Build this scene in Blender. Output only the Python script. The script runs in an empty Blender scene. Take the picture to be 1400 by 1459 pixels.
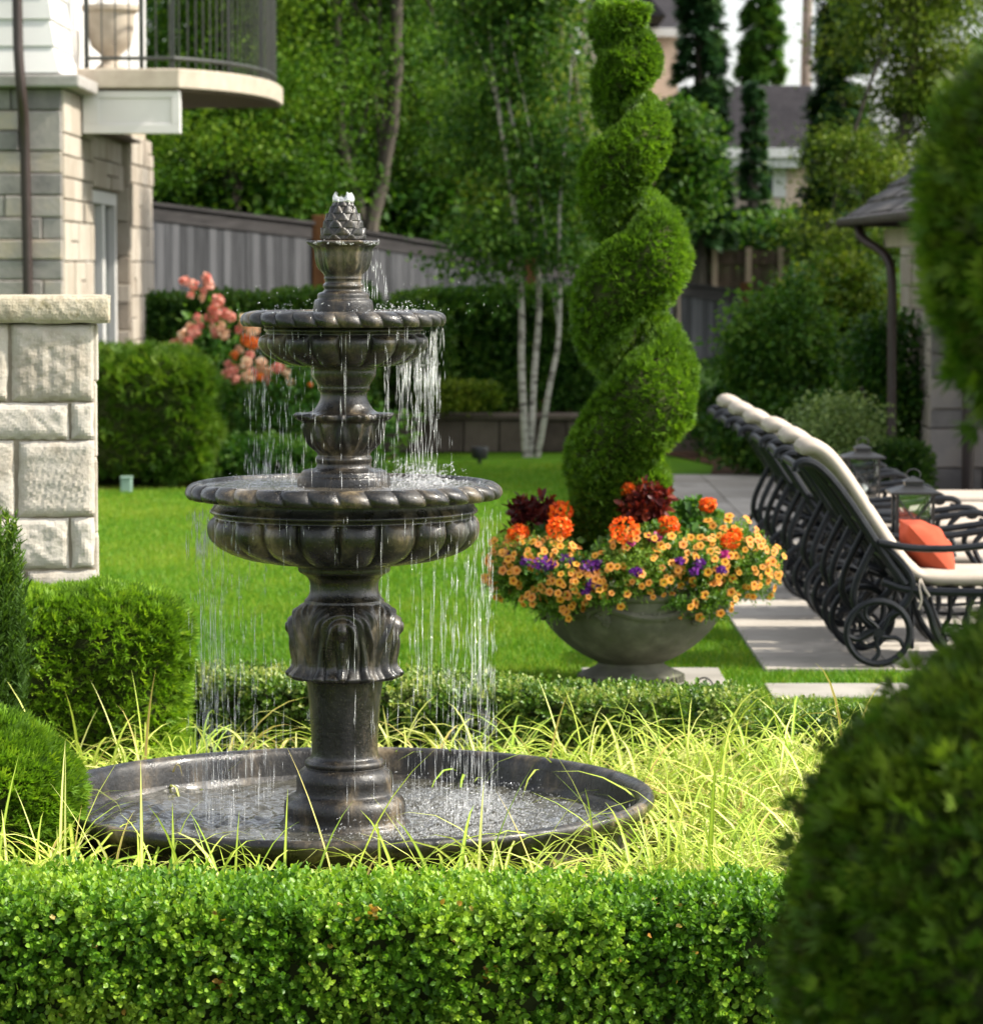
import bpy, math
import numpy as np
from mathutils import Vector
rng = np.random.default_rng(11)
PI = math.pi
C = bpy.context.scene.collection
# ------------------------------------------------------------------ camera model
F = 4833.0
CAMZ = 1.9
TH = math.atan(353.5 / F)
cT, sT = math.cos(TH), math.sin(TH)
def ray(px, py):
    x = (px - 700.0) / F; y = -(py - 729.5) / F
    return np.array([x, cT + y * sT, -sT + y * cT])
def at(px, py, Y):
    r = ray(px, py); p = r * (Y / r[1]); p[2] += CAMZ; return p
def gnd(px, py, z=0.0):
    r = ray(px, py); p = r * ((z - CAMZ) / r[2]); p[2] += CAMZ; return p

# ------------------------------------------------------------------ object helpers
WL = {}
def tag(o, label=None, cat=None, group=None, kind=None):
    if label: o['label'] = label
    if cat: o['category'] = cat
    if group: o['group'] = group
    if kind: o['kind'] = kind
    return o
def thing(name, label, cat, loc=(0, 0, 0), group=None):
    o = bpy.data.objects.new(name, None); C.objects.link(o)
    o.location = tuple(float(v) for v in loc); o.empty_display_size = 0.1
    WL[o] = np.array(loc, float)
    return tag(o, label, cat, group)
def link(name, me, mat, parent=None, loc=None):
    o = bpy.data.objects.new(name, me); C.objects.link(o)
    if mat is not None: me.materials.append(mat)
    if parent is not None:
        o.parent = parent; WL[o] = WL[parent]
    elif loc is not None:
        o.location = tuple(float(v) for v in loc); WL[o] = np.array(loc, float)
    else: WL[o] = np.zeros(3)
    return o
def off_of(parent, loc):
    if parent is not None: return WL[parent]
    if loc is not None: return np.array(loc, float)
    return np.zeros(3)
def mesh_np(name, V, Fa, mat, parent=None, loc=None, attrs=None, smooth=False):
    V = np.asarray(V, np.float64).reshape(-1, 3) - off_of(parent, loc)
    Fa = np.asarray(Fa, np.int32); nf, k = Fa.shape
    me = bpy.data.meshes.new(name)
    me.vertices.add(len(V)); me.vertices.foreach_set('co', V.astype(np.float32).ravel())
    me.loops.add(nf * k); me.loops.foreach_set('vertex_index', Fa.ravel())
    me.polygons.add(nf); me.polygons.foreach_set('loop_start', np.arange(0, nf * k, k, dtype=np.int32))
    if smooth: me.polygons.foreach_set('use_smooth', np.ones(nf, bool))
    for an, av in (attrs or {}).items():
        a = me.attributes.new(an, 'FLOAT', 'POINT'); a.data.foreach_set('value', np.asarray(av, np.float32))
    me.update(calc_edges=True); me.validate()
    return link(name, me, mat, parent, loc)

class MB:
    def __init__(s): s.v = []; s.f = []; s.r = []; s.cr = 0.5
    def add(s, vs, fs):
        b = len(s.v); s.v += [tuple(map(float, p)) for p in vs]; s.f += [tuple(b + i for i in f) for f in fs]; s.r += [s.cr] * len(vs)
        return s
    def box(s, a, b):
        x0, y0, z0 = a; x1, y1, z1 = b
        return s.add([(x0,y0,z0),(x1,y0,z0),(x1,y1,z0),(x0,y1,z0),(x0,y0,z1),(x1,y0,z1),(x1,y1,z1),(x0,y1,z1)],
                     [(0,3,2,1),(4,5,6,7),(0,1,5,4),(1,2,6,5),(2,3,7,6),(3,0,4,7)])
    def beam(s, p0, p1, w, h, up=(0, 0, 1)):
        p0 = np.array(p0, float); p1 = np.array(p1, float); d = p1 - p0; d /= np.linalg.norm(d)
        x = np.cross(d, up); x /= np.linalg.norm(x); u = np.cross(x, d)
        q = [(-1,-1),(1,-1),(1,1),(-1,1)]
        vs = [p + x * a * w / 2 + u * b * h / 2 for p in (p0, p1) for a, b in q]
        return s.add(vs, [(0,1,2,3),(7,6,5,4),(0,4,5,1),(1,5,6,2),(2,6,7,3),(3,7,4,0)])
    def tube(s, pts, rad, n=8, flat=1.0, closed=False):
        pts = np.array(pts, float); m = len(pts)
        rad = np.full(m, rad) if np.isscalar(rad) else np.array(rad, float)
        if closed: T = np.roll(pts, -1, 0) - np.roll(pts, 1, 0)
        else: T = np.gradient(pts, axis=0)
        T /= np.linalg.norm(T, axis=1)[:, None] + 1e-12
        ref = np.array([0, 0, 1.0]) if abs(T[0][2]) < 0.9 else np.array([0, 1.0, 0])
        x = np.cross(T[0], ref); x /= np.linalg.norm(x)
        vs = []
        for i in range(m):
            x = x - T[i] * np.dot(x, T[i]); x /= np.linalg.norm(x) + 1e-12
            y = np.cross(T[i], x)
            for k in range(n):
                a = 2 * PI * k / n
                vs.append(pts[i] + rad[i] * (x * math.cos(a) * flat + y * math.sin(a)))
        fs = []
        for i in range(m if closed else m - 1):
            j = (i + 1) % m
            for k in range(n):
                k2 = (k + 1) % n
                fs.append((i*n+k, i*n+k2, j*n+k2, j*n+k))
        if not closed:
            fs.append(tuple(reversed(range(n)))); fs.append(tuple((m-1)*n + k for k in range(n)))
        return s.add(vs, fs)
    def lathe(s, prof, n=32, c=(0, 0, 0), cap=True):
        vs = []; m = len(prof)
        for r, z in prof:
            for k in range(n):
                a = 2 * PI * k / n; vs.append((c[0] + r * math.cos(a), c[1] + r * math.sin(a), c[2] + z))
        fs = [(i*n+k, i*n+(k+1)%n, (i+1)*n+(k+1)%n, (i+1)*n+k) for i in range(m-1) for k in range(n)]
        if cap: fs += [tuple(reversed(range(n))), tuple((m-1)*n+k for k in range(n))]
        return s.add(vs, fs)
    def prism(s, poly, z0, z1):
        n = len(poly)
        vs = [(p[0], p[1], z0) for p in poly] + [(p[0], p[1], z1) for p in poly]
        fs = [tuple(reversed(range(n))), tuple(range(n, 2*n))] + [(i, (i+1)%n, n+(i+1)%n, n+i) for i in range(n)]
        return s.add(vs, fs)
    def build(s, name, mat, parent=None, loc=None, bevel=0, smooth=False, seg=2):
        o_ = off_of(parent, loc)
        me = bpy.data.meshes.new(name)
        me.from_pydata([tuple(np.array(p) - o_) for p in s.v], [], s.f)
        a = me.attributes.new('rnd', 'FLOAT', 'POINT'); a.data.foreach_set('value', np.array(s.r, np.float32))
        if smooth:
            me.polygons.foreach_set('use_smooth', np.ones(len(me.polygons), bool))
            me.set_sharp_from_angle(angle=math.radians(40))
        me.update()
        o = link(name, me, mat, parent, loc)
        if bevel:
            b = o.modifiers.new('bevel', 'BEVEL'); b.width = bevel; b.segments = seg; b.limit_method = 'ANGLE'; b.angle_limit = math.radians(40)
        return o
def copy_tree(o, parent=None):
    c = o.copy(); C.objects.link(c)
    if parent is not None: c.parent = parent
    for ch in list(o.children): copy_tree(ch, c)
    return c
def chaikin(P, it=2):
    P = np.array(P, float)
    for _ in range(it):
        Q = np.empty((2 * (len(P) - 1), P.shape[1])); Q[0::2] = .75 * P[:-1] + .25 * P[1:]; Q[1::2] = .25 * P[:-1] + .75 * P[1:]
        P = np.vstack([P[:1], Q, P[-1:]])
    return P
def wob(P, sc, seed=0, n=7):
    g = np.random.default_rng(1000 + seed); P = np.asarray(P) * sc; o = np.zeros(P.shape[0])
    for i in range(n):
        k = g.normal(size=3) * (1 + i * .35); o += np.sin(P @ k + g.uniform(0, 6.28)) / (1 + i * .35)
    return o / 2.2
def unit(v): return v / (np.linalg.norm(v, axis=-1, keepdims=True) + 1e-12)
def rnd3(n): return unit(rng.normal(size=(n, 3)))

# ------------------------------------------------------------------ leaves
LEAF_V = np.array([(0,0,0),(-.34,.30,.10),(-.30,.72,.08),(0,1,-.03),(.30,.72,.08),(.34,.30,.10)])
LEAF_F = np.array([(0,5,4,3),(0,3,2,1)])
NARROW_V = LEAF_V * np.array([.55, 1, 1])
DIA_V = np.array([(0,0,0),(-.36,.5,.06),(0,1,-.05),(.36,.5,.06)]); DIA_F = np.array([(0,3,2,1)])
def fan(angles, lens, w=.085):
    v = []; f = []
    for i, (a, l) in enumerate(zip(angles, lens)):
        d = np.array([math.sin(a), math.cos(a)]); p = np.array([d[1], -d[0]]); o = np.array([0, .22 * abs(a)])
        zz = .06 * math.sin(i * 2.1)
        b = len(v)
        for q, k, z in ((o, 0, 0), (o + d*l*.5 - p*w, 1, zz), (o + d*l, 2, zz*1.8), (o + d*l*.5 + p*w, 3, zz)):
            v.append((q[0], q[1], z))
        f.append((b, b+3, b+2, b+1))
    return np.array(v), np.array(f)
FAN_V, FAN_F = fan([-.95, -.5, -.12, .3, .72, 1.05], [.55, .85, 1.0, .92, .75, .5])
def scatter(tv, tf, P, d, n, s, rnd):
    m = len(P); d = unit(d); x = unit(np.cross(d, n)); nn = np.cross(x, d)
    s = np.asarray(s, float)
    if s.ndim == 1: s = s[:, None]
    sc = np.broadcast_to(s, (m, 3)) if s.shape[1] == 3 else np.repeat(s, 3, 1)
    L = tv[None] * sc[:, None, :]
    V = P[:, None] + L[..., 0:1] * x[:, None] + L[..., 1:2] * d[:, None] + L[..., 2:3] * nn[:, None]
    Fa = (tf[None] + (np.arange(m) * len(tv))[:, None, None]).reshape(-1, tf.shape[1])
    return V.reshape(-1, 3), Fa, np.repeat(rnd, len(tv))
def rbox(n, c, h, r, rotz=0.0, faces='xXyYZz'):
    h = np.array(h, float); ar = {'x': h[1]*h[2], 'X': h[1]*h[2], 'y': h[0]*h[2], 'Y': h[0]*h[2], 'Z': h[0]*h[1], 'z': h[0]*h[1]}
    a = np.array([ar[k] for k in faces]); ch = rng.choice(len(faces), n, p=a / a.sum())
    p = rng.uniform(-1, 1, (n, 3)) * h
    for i, k in enumerate(faces):
        ax = 'xyz'.index(k.lower()); p[ch == i, ax] = h[ax] * (1 if k.isupper() else -1)
    r = min(r, h.min())
    q = np.clip(p, -h + r, h - r); N = unit(p - q); p = q + N * r
    co, si = math.cos(rotz), math.sin(rotz); R = np.array([[co, -si, 0], [si, co, 0], [0, 0, 1]])
    return p @ R.T + np.array(c), N @ R.T
def ellips(n, c, rad, zmin=-1.0):
    u = rnd3(int(n * 2.2)); u = u[u[:, 2] > zmin][:n]; rad = np.array(rad, float)
    return u * rad + np.array(c), unit(u / rad)
def spray_mesh(name, P, N, mat, parent, size, up=.35, depth=.05, flat=.9, seed=0):
    m = len(P)
    lump = wob(P, 9.0, seed)
    P = P + N * (lump[:, None] * depth * .35) - N * (rng.random((m, 1)) ** 2 * depth)
    d = unit(N + np.array([0, 0, up]) + rng.normal(size=(m, 3)) * .38)
    n = unit(np.cross(d, unit(np.cross(N, [0.01, 0, 1.0]) + rng.normal(size=(m, 3)) * flat)))
    s = size * rng.uniform(.6, 1.25, m)
    r = np.clip(.5 + .22 * wob(P, 5.0, seed + 3) + rng.normal(size=m) * .2, 0, 1)
    V, Fa, a = scatter(FAN_V, FAN_F, P, d, n, s, r)
    return mesh_np(name, V, Fa, mat, parent, attrs={'rnd': a})
def sprig_mesh(name, P, N, mat, parent, leaf=.017, k=8, step=.008, depth=.03, seed=0, tmpl=(LEAF_V, LEAF_F), up=.3, loc=None):
    m = len(P)
    P = P - N * (rng.random((m, 1)) ** 1.6 * depth) + N * (wob(P, 14.0, seed)[:, None] * depth * .25)
    D = unit(N + np.array([0, 0, up]) + rng.normal(size=(m, 3)) * .45)
    A = unit(np.cross(D, rnd3(m))); B = np.cross(D, A)
    cr = np.clip(.5 + .25 * wob(P, 6.0, seed + 5) + rng.normal(size=m) * .16, 0, 1)
    Ps, ds, ns, ss, rs = [], [], [], [], []
    for i in range(k):
        ang = (i // 2) * 1.35 + (i % 2) * PI + rng.normal(size=(m, 1)) * .3
        o = A * np.cos(ang) + B * np.sin(ang)
        t = 1.0 - .5 * (i / k)
        Ps.append(P + D * (i * step) ); ds.append(o * t + D * (.45 + .7 * i / k)); ns.append(D - o * .3 + rng.normal(size=(m, 3)) * .25)
        ss.append(leaf * (1.1 - .45 * i / k) * rng.uniform(.7, 1.2, m)); rs.append(np.clip(cr + .25 * (i / k - .4) + rng.normal(size=m) * .12, 0, 1))
    V, Fa, a = scatter(tmpl[0], tmpl[1], np.vstack(Ps), np.vstack(ds), np.vstack(ns), np.concatenate(ss), np.concatenate(rs))
    return mesh_np(name, V, Fa, mat, parent, loc=loc, attrs={'rnd': a})
def crown_mesh(name, blobs, mat, parent, clumps, per, leaf, sig, seed=0, droop=.0, tmpl=(LEAF_V, LEAF_F), shell=.42):
    tot = sum(b[1][0] * b[1][1] * b[1][2] for b in blobs) ; cc = []
    for c, r in blobs:
        n = max(3, int(clumps * r[0] * r[1] * r[2] / tot))
        cc.append(rnd3(n) * (rng.random((n, 1)) ** shell) * np.array(r) + np.array(c))
    cc = np.vstack(cc); n = len(cc); sz = rng.uniform(.45, 1.35, n)
    P = np.repeat(cc, per, 0) + rng.normal(size=(n * per, 3)) * np.array([1, 1, .40]) * sig * np.repeat(sz, per)[:, None]
    m = len(P)
    out = unit(P - np.repeat(cc, per, 0))
    d = unit(out * .7 + rng.normal(size=(m, 3)) * .6 + np.array([0, 0, -droop]))
    nn = unit(np.array([0, 0, 1.0]) + rng.normal(size=(m, 3)) * .65)
    r = np.clip(np.repeat(rng.normal(.45, .27, n), per) + rng.normal(size=m) * .16, 0, 1)
    V, Fa, a = scatter(tmpl[0], tmpl[1], P, d, nn, leaf * rng.uniform(.6, 1.3, m), r)
    o = mesh_np(name, V, Fa, mat, parent, attrs={'rnd': a})
    return o, cc

# ------------------------------------------------------------------ materials
def new_mat(name):
    m = bpy.data.materials.new(name); m.use_nodes = True; nt = m.node_tree
    for n in list(nt.nodes): nt.nodes.remove(n)
    out = nt.nodes.new('ShaderNodeOutputMaterial'); return m, nt, out
def N_(nt, t, **kw):
    n = nt.nodes.new(t)
    for k, v in kw.items():
        if k in n.inputs: n.inputs[k].default_value = v
        else: setattr(n, k, v)
    return n
def rgba(c): return (c[0], c[1], c[2], 1.0)
def ramp(nt, fac, stops):
    r = nt.nodes.new('ShaderNodeValToRGB'); el = r.color_ramp.elements
    while len(el) < len(stops): el.new(.5)
    for e, (p, c) in zip(el, stops): e.position = p; e.color = rgba(c)
    nt.links.new(fac, r.inputs['Fac']); return r
def leafmat(name, c0, c1, c2, rough=.42, trans=.3, warm=(1.25, 1.3, .55), ns=2.2, spec=.4, amt=.3, attr='rnd'):
    m, nt, out = new_mat(name); L = nt.links.new
    a = N_(nt, 'ShaderNodeAttribute', attribute_name=attr)
    tc = N_(nt, 'ShaderNodeTexCoord'); no = N_(nt, 'ShaderNodeTexNoise', Scale=ns, Detail=2.0); L(tc.outputs['Object'], no.inputs['Vector'])
    ma = N_(nt, 'ShaderNodeMath', operation='MULTIPLY_ADD'); L(no.outputs['Fac'], ma.inputs[0]); ma.inputs[1].default_value = amt
    sb = N_(nt, 'ShaderNodeMath', operation='SUBTRACT'); L(a.outputs['Fac'], sb.inputs[0]); sb.inputs[1].default_value = amt * .5
    L(sb.outputs[0], ma.inputs[2])
    r = ramp(nt, ma.outputs[0], [(0.05, c0), (.5, c1), (.95, c2)])
    p = N_(nt, 'ShaderNodeBsdfPrincipled', Roughness=rough); p.inputs['Specular IOR Level'].default_value = spec
    L(r.outputs['Color'], p.inputs['Base Color'])
    mx = N_(nt, 'ShaderNodeMix', data_type='RGBA', blend_type='MULTIPLY'); mx.inputs[0].default_value = 1.0
    L(r.outputs['Color'], mx.inputs[6]); mx.inputs[7].default_value = rgba(warm)
    t = N_(nt, 'ShaderNodeBsdfTranslucent'); L(mx.outputs[2], t.inputs['Color'])
    ms = N_(nt, 'ShaderNodeMixShader'); ms.inputs[0].default_value = trans
    L(p.outputs[0], ms.inputs[1]); L(t.outputs[0], ms.inputs[2]); L(ms.outputs[0], out.inputs['Surface'])
    return m
def mat(name, stops, scale=6.0, detail=6.0, rough=(.6, .8), bump=(40.0, .15), metal=0.0, spec=.5, stretch=(1, 1, 1), attr=0.0, dist=.01, noise2=None, ndist=0.0):
    """stops: colour ramp over noise (0..1); attr: how far the per-piece random value moves along the ramp"""
    m, nt, out = new_mat(name); L = nt.links.new
    tc = N_(nt, 'ShaderNodeTexCoord'); mp = N_(nt, 'ShaderNodeMapping'); mp.inputs['Scale'].default_value = stretch
    L(tc.outputs['Object'], mp.inputs['Vector'])
    no = N_(nt, 'ShaderNodeTexNoise', Scale=scale, Detail=detail, Roughness=.6, Distortion=ndist); L(mp.outputs[0], no.inputs['Vector'])
    fac = no.outputs['Fac']
    if attr:
        a = N_(nt, 'ShaderNodeAttribute', attribute_name='rnd')
        s1 = N_(nt, 'ShaderNodeMath', operation='SUBTRACT'); L(a.outputs['Fac'], s1.inputs[0]); s1.inputs[1].default_value = .5
        s2 = N_(nt, 'ShaderNodeMath', operation='MULTIPLY_ADD'); L(s1.outputs[0], s2.inputs[0]); s2.inputs[1].default_value = attr; L(fac, s2.inputs[2])
        fac = s2.outputs[0]
    r = ramp(nt, fac, stops)
    p = N_(nt, 'ShaderNodeBsdfPrincipled', Metallic=metal); p.inputs['Specular IOR Level'].default_value = spec
    col = r.outputs['Color']
    if noise2:
        n2 = N_(nt, 'ShaderNodeTexNoise', Scale=noise2[0], Detail=8.0, Roughness=.65); L(mp.outputs[0], n2.inputs['Vector'])
        r2 = ramp(nt, n2.outputs['Fac'], [(noise2[1], (0, 0, 0)), (noise2[2], (1, 1, 1))])
        mx = N_(nt, 'ShaderNodeMix', data_type='RGBA'); L(r2.outputs['Color'], mx.inputs[0]); L(col, mx.inputs[6]); mx.inputs[7].default_value = rgba(noise2[3])
        col = mx.outputs[2]
    L(col, p.inputs['Base Color'])
    mr = N_(nt, 'ShaderNodeMapRange'); mr.inputs['From Min'].default_value = .3; mr.inputs['From Max'].default_value = .7
    mr.inputs['To Min'].default_value = rough[0]; mr.inputs['To Max'].default_value = rough[1]
    L(no.outputs['Fac'], mr.inputs['Value']); L(mr.outputs[0], p.inputs['Roughness'])
    if bump:
        nb = N_(nt, 'ShaderNodeTexNoise', Scale=bump[0], Detail=6.0, Roughness=.6); L(mp.outputs[0], nb.inputs['Vector'])
        b = N_(nt, 'ShaderNodeBump', Strength=bump[1], Distance=dist); L(nb.outputs['Fac'], b.inputs['Height']); L(b.outputs[0], p.inputs['Normal'])
    L(p.outputs[0], out.inputs['Surface'])
    return m
def flat(c, d=.15): return [(.3, tuple(v * (1 - d) for v in c)), (.7, tuple(v * (1 + d) for v in c))]

M = {}
M['box'] = leafmat('boxwood_leaf', (0.043,0.122,0.011), (0.122,0.270,0.020), (0.285,0.426,0.045), rough=.42, trans=0.36, spec=.32, ns=7.0, amt=.7)
M['box_back'] = leafmat('boxwood_leaf_paler', (.035,.085,.010), (.11,.215,.022), (.36,.40,.12), rough=.4, trans=.3, ns=6.0, amt=.6)
M['thuja'] = leafmat('thuja_spray', (0.062,0.133,0.011), (0.149,0.284,0.019), (0.298,0.425,0.033), rough=.5, trans=0.38, spec=.3)
M['thuja_spiral'] = leafmat('thuja_spray_olive', (0.041,0.084,0.010), (0.092,0.189,0.014), (0.173,0.293,0.026), rough=.5, trans=0.38, spec=.3)
M['thuja_dark'] = leafmat('thuja_spray_dark', (0.027,0.070,0.008), (0.068,0.147,0.013), (0.150,0.238,0.023), rough=.5, trans=0.34, spec=.3)
M['thuja_near'] = leafmat('thuja_spray_mottled', (.055,.055,.015), (.055,.115,.012), (.17,.24,.024), rough=.5, trans=.36, spec=.25, ns=9.0, amt=.8)
M['twig'] = mat('twig', flat((.050,.062,.022), .3), rough=(.9,1), bump=None, spec=.03)
M['yew'] = leafmat('yew_needle', (.035,.075,.012), (.075,.15,.018), (.20,.28,.035), rough=.55, trans=.3, spec=.12)
M['tree_a'] = leafmat('tree_leaf_bright', (0.040,0.103,0.011), (0.088,0.181,0.018), (0.177,0.280,0.028), trans=0.40, ns=.7, spec=.12)
M['tree_b'] = leafmat('tree_leaf_mid', (0.028,0.079,0.014), (0.061,0.145,0.020), (0.123,0.218,0.031), trans=0.40, ns=.7, spec=.12)
M['tree_c'] = leafmat('tree_leaf_olive', (0.054,0.103,0.014), (0.109,0.176,0.022), (0.205,0.256,0.039), trans=0.40, ns=.7, spec=.12)
M['conifer'] = leafmat('conifer_spray', (0.014,0.050,0.015), (0.029,0.081,0.023), (0.065,0.131,0.035), trans=0.30, ns=.9, spec=.2)
M['hedge_dark'] = leafmat('laurel_leaf_dark', (0.016,0.055,0.009), (0.041,0.111,0.014), (0.102,0.184,0.023), trans=0.34, ns=1.5, spec=.2)
M['shrub_y'] = leafmat('shrub_leaf_yellow_green', (0.045,0.094,0.009), (0.101,0.168,0.016), (0.212,0.262,0.030), trans=0.42, ns=1.2, spec=.15)
M['shrub_pale'] = leafmat('shrub_leaf_pale', (0.125,0.200,0.056), (0.213,0.300,0.094), (0.338,0.413,0.163), trans=.35)
M['rose_leaf'] = leafmat('rose_leaf', (0.036,0.116,0.014), (0.080,0.210,0.026), (0.174,0.319,0.043), trans=0.38)
M['pot_leaf'] = leafmat('trailing_leaf', (0.052,0.133,0.013), (0.114,0.221,0.023), (0.218,0.332,0.042), trans=.35)
M['ger_leaf'] = leafmat('geranium_leaf', (0.035,0.105,0.017), (0.070,0.168,0.025), (0.140,0.252,0.042), trans=.3)
M['coleus'] = leafmat('coleus_leaf', (.045,.008,.008), (.10,.014,.014), (.26,.05,.02), trans=.3, warm=(1.3,.7,.6))
M['grass'] = leafmat('lawn_blade', (.060,.165,.009), (.105,.225,.013), (.235,.29,.030), rough=.5, trans=.35, spec=.2)
M['orange'] = leafmat('geranium_petal', (0.682,0.080,0.010), (0.880,0.145,0.016), (0.935,0.246,0.026), trans=0.38, warm=(1.1,.9,.8), spec=.2)
M['purple'] = leafmat('purple_petal', (0.062,0.007,0.124), (0.118,0.015,0.211), (0.186,0.037,0.248), trans=.3, warm=(1,1,1), spec=.2)
M['magenta'] = leafmat('magenta_petal', (.28,.01,.12), (.40,.02,.18), (.5,.05,.22), trans=.3, warm=(1,1,1), spec=.2)
M['rose'] = leafmat('rose_petal', (.76,.22,.19), (.86,.38,.31), (.90,.56,.44), trans=.3, warm=(1.05,.95,.9), spec=.2)
M['rose_pale'] = leafmat('rose_petal_peach', (.82,.48,.32), (.88,.62,.42), (.90,.74,.54), trans=.3, warm=(1.05,.95,.9), spec=.2)
M['rose_orange'] = leafmat('rose_petal_orange', (.78,.17,.03), (.85,.25,.05), (.88,.36,.10), trans=.3, warm=(1.05,.95,.9), spec=.2)
M['bark'] = mat('bark', [(.3,(.035,.028,.020)), (.7,(.10,.085,.065))], scale=5, stretch=(3,3,.6), rough=(.85,.95), bump=(18,.5), dist=.03)
M['birch'] = mat('birch_bark', [(.36,(.06,.05,.045)), (.46,(.36,.34,.29)), (.75,(.52,.49,.43))], scale=7, stretch=(1,1,3.0), rough=(.7,.85), bump=(25,.2))
M['stone_dark'] = None

# ------------------------------------------------------------------ special materials
def stripe_mat():
    m, nt, out = new_mat('sedge_blade'); L = nt.links.new
    a = N_(nt, 'ShaderNodeAttribute', attribute_name='across'); b = N_(nt, 'ShaderNodeAttribute', attribute_name='rnd')
    cy = ramp(nt, b.outputs['Fac'], [(0, (.36,.50,.05)), (.5, (.58,.65,.11)), (.93, (.76,.73,.34)), (1, (.42,.29,.13))])
    cg = ramp(nt, b.outputs['Fac'], [(0, (.13,.26,.022)), (.5, (.28,.40,.035)), (1, (.55,.58,.07))])
    r = ramp(nt, a.outputs['Fac'], [(.45, (0,0,0)), (.8, (1,1,1))])
    mx = N_(nt, 'ShaderNodeMix', data_type='RGBA'); L(r.outputs['Color'], mx.inputs[0]); L(cy.outputs['Color'], mx.inputs[6]); L(cg.outputs['Color'], mx.inputs[7])
    p = N_(nt, 'ShaderNodeBsdfPrincipled', Roughness=.45); L(mx.outputs[2], p.inputs['Base Color']); p.inputs['Specular IOR Level'].default_value = .3
    t = N_(nt, 'ShaderNodeBsdfTranslucent'); L(mx.outputs[2], t.inputs['Color'])
    ms = N_(nt, 'ShaderNodeMixShader'); ms.inputs[0].default_value = .28
    L(p.outputs[0], ms.inputs[1]); L(t.outputs[0], ms.inputs[2]); L(ms.outputs[0], out.inputs['Surface']); return m
M['sedge'] = stripe_mat()
def ring_mat():
    m, nt, out = new_mat('ringed_petal'); L = nt.links.new
    a = N_(nt, 'ShaderNodeAttribute', attribute_name='rad'); oi = N_(nt, 'ShaderNodeObjectInfo')
    r1 = ramp(nt, a.outputs['Fac'], [(.12, (.20,.03,.01)), (.30, (.42,.10,.01)), (.40, (.72,.33,.012)), (.72, (.78,.36,.035)), (1.0, (.80,.40,.11))])
    r2 = ramp(nt, a.outputs['Fac'], [(.12, (.22,.03,.02)), (.30, (.50,.10,.02)), (.42, (.72,.28,.02)), (.72, (.76,.28,.07)), (1.0, (.78,.33,.15))])
    mx = N_(nt, 'ShaderNodeMix', data_type='RGBA'); L(oi.outputs['Random'], mx.inputs[0]); L(r1.outputs['Color'], mx.inputs[6]); L(r2.outputs['Color'], mx.inputs[7])
    p = N_(nt, 'ShaderNodeBsdfPrincipled', Roughness=.55); L(mx.outputs[2], p.inputs['Base Color']); p.inputs['Specular IOR Level'].default_value = .2
    t = N_(nt, 'ShaderNodeBsdfTranslucent'); L(mx.outputs[2], t.inputs['Color'])
    ms = N_(nt, 'ShaderNodeMixShader'); ms.inputs[0].default_value = .3
    L(p.outputs[0], ms.inputs[1]); L(t.outputs[0], ms.inputs[2]); L(ms.outputs[0], out.inputs['Surface']); return m
M['cali'] = ring_mat()
def wet_stone():
    m, nt, out = new_mat('wet_cast_stone'); L = nt.links.new
    tc = N_(nt, 'ShaderNodeTexCoord'); mp = N_(nt, 'ShaderNodeMapping'); mp.inputs['Scale'].default_value = (1, 1, .45); L(tc.outputs['Object'], mp.inputs['Vector'])
    n1 = N_(nt, 'ShaderNodeTexNoise', Scale=5.5, Detail=9.0, Roughness=.68); L(mp.outputs[0], n1.inputs['Vector'])
    r1 = ramp(nt, n1.outputs['Fac'], [(.38, (.0045,.0042,.004)), (.49, (.012,.0108,.0095)), (.55, (.040,.032,.022)), (.61, (.120,.092,.056)), (.72, (.27,.21,.125))])
    n2 = N_(nt, 'ShaderNodeTexNoise', Scale=170.0, Detail=2.0); L(tc.outputs['Object'], n2.inputs['Vector'])
    r2 = ramp(nt, n2.outputs['Fac'], [(.60, (0,0,0)), (.72, (1,1,1))])
    mx = N_(nt, 'ShaderNodeMix', data_type='RGBA'); mf = N_(nt, 'ShaderNodeMath', operation='MULTIPLY'); L(r2.outputs['Color'], mf.inputs[0]); mf.inputs[1].default_value = .22
    L(mf.outputs[0], mx.inputs[0]); L(r1.outputs['Color'], mx.inputs[6]); mx.inputs[7].default_value = (.22,.18,.13,1)
    p = N_(nt, 'ShaderNodeBsdfPrincipled'); L(mx.outputs[2], p.inputs['Base Color'])
    n3 = N_(nt, 'ShaderNodeTexNoise', Scale=6.0, Detail=5.0); mp3 = N_(nt, 'ShaderNodeMapping'); mp3.inputs['Scale'].default_value = (2.5, 2.5, .5); L(tc.outputs['Object'], mp3.inputs['Vector']); L(mp3.outputs[0], n3.inputs['Vector'])
    mr = N_(nt, 'ShaderNodeMapRange'); mr.inputs['From Min'].default_value = .38; mr.inputs['From Max'].default_value = .62; mr.inputs['To Min'].default_value = .09; mr.inputs['To Max'].default_value = .55; p.inputs['Specular IOR Level'].default_value = .45
    L(n3.outputs['Fac'], mr.inputs['Value']); L(mr.outputs[0], p.inputs['Roughness'])
    b = N_(nt, 'ShaderNodeBump', Strength=.55, Distance=.005); nb = N_(nt, 'ShaderNodeTexNoise', Scale=60.0, Detail=6.0, Roughness=.7); L(tc.outputs['Object'], nb.inputs['Vector']); L(nb.outputs['Fac'], b.inputs['Height'])
    L(b.outputs[0], p.inputs['Normal']); p.inputs['Coat Weight'].default_value = .10; p.inputs['Coat Roughness'].default_value = .12
    L(p.outputs[0], out.inputs['Surface']); return m
M['stone_dark'] = wet_stone()
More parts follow.
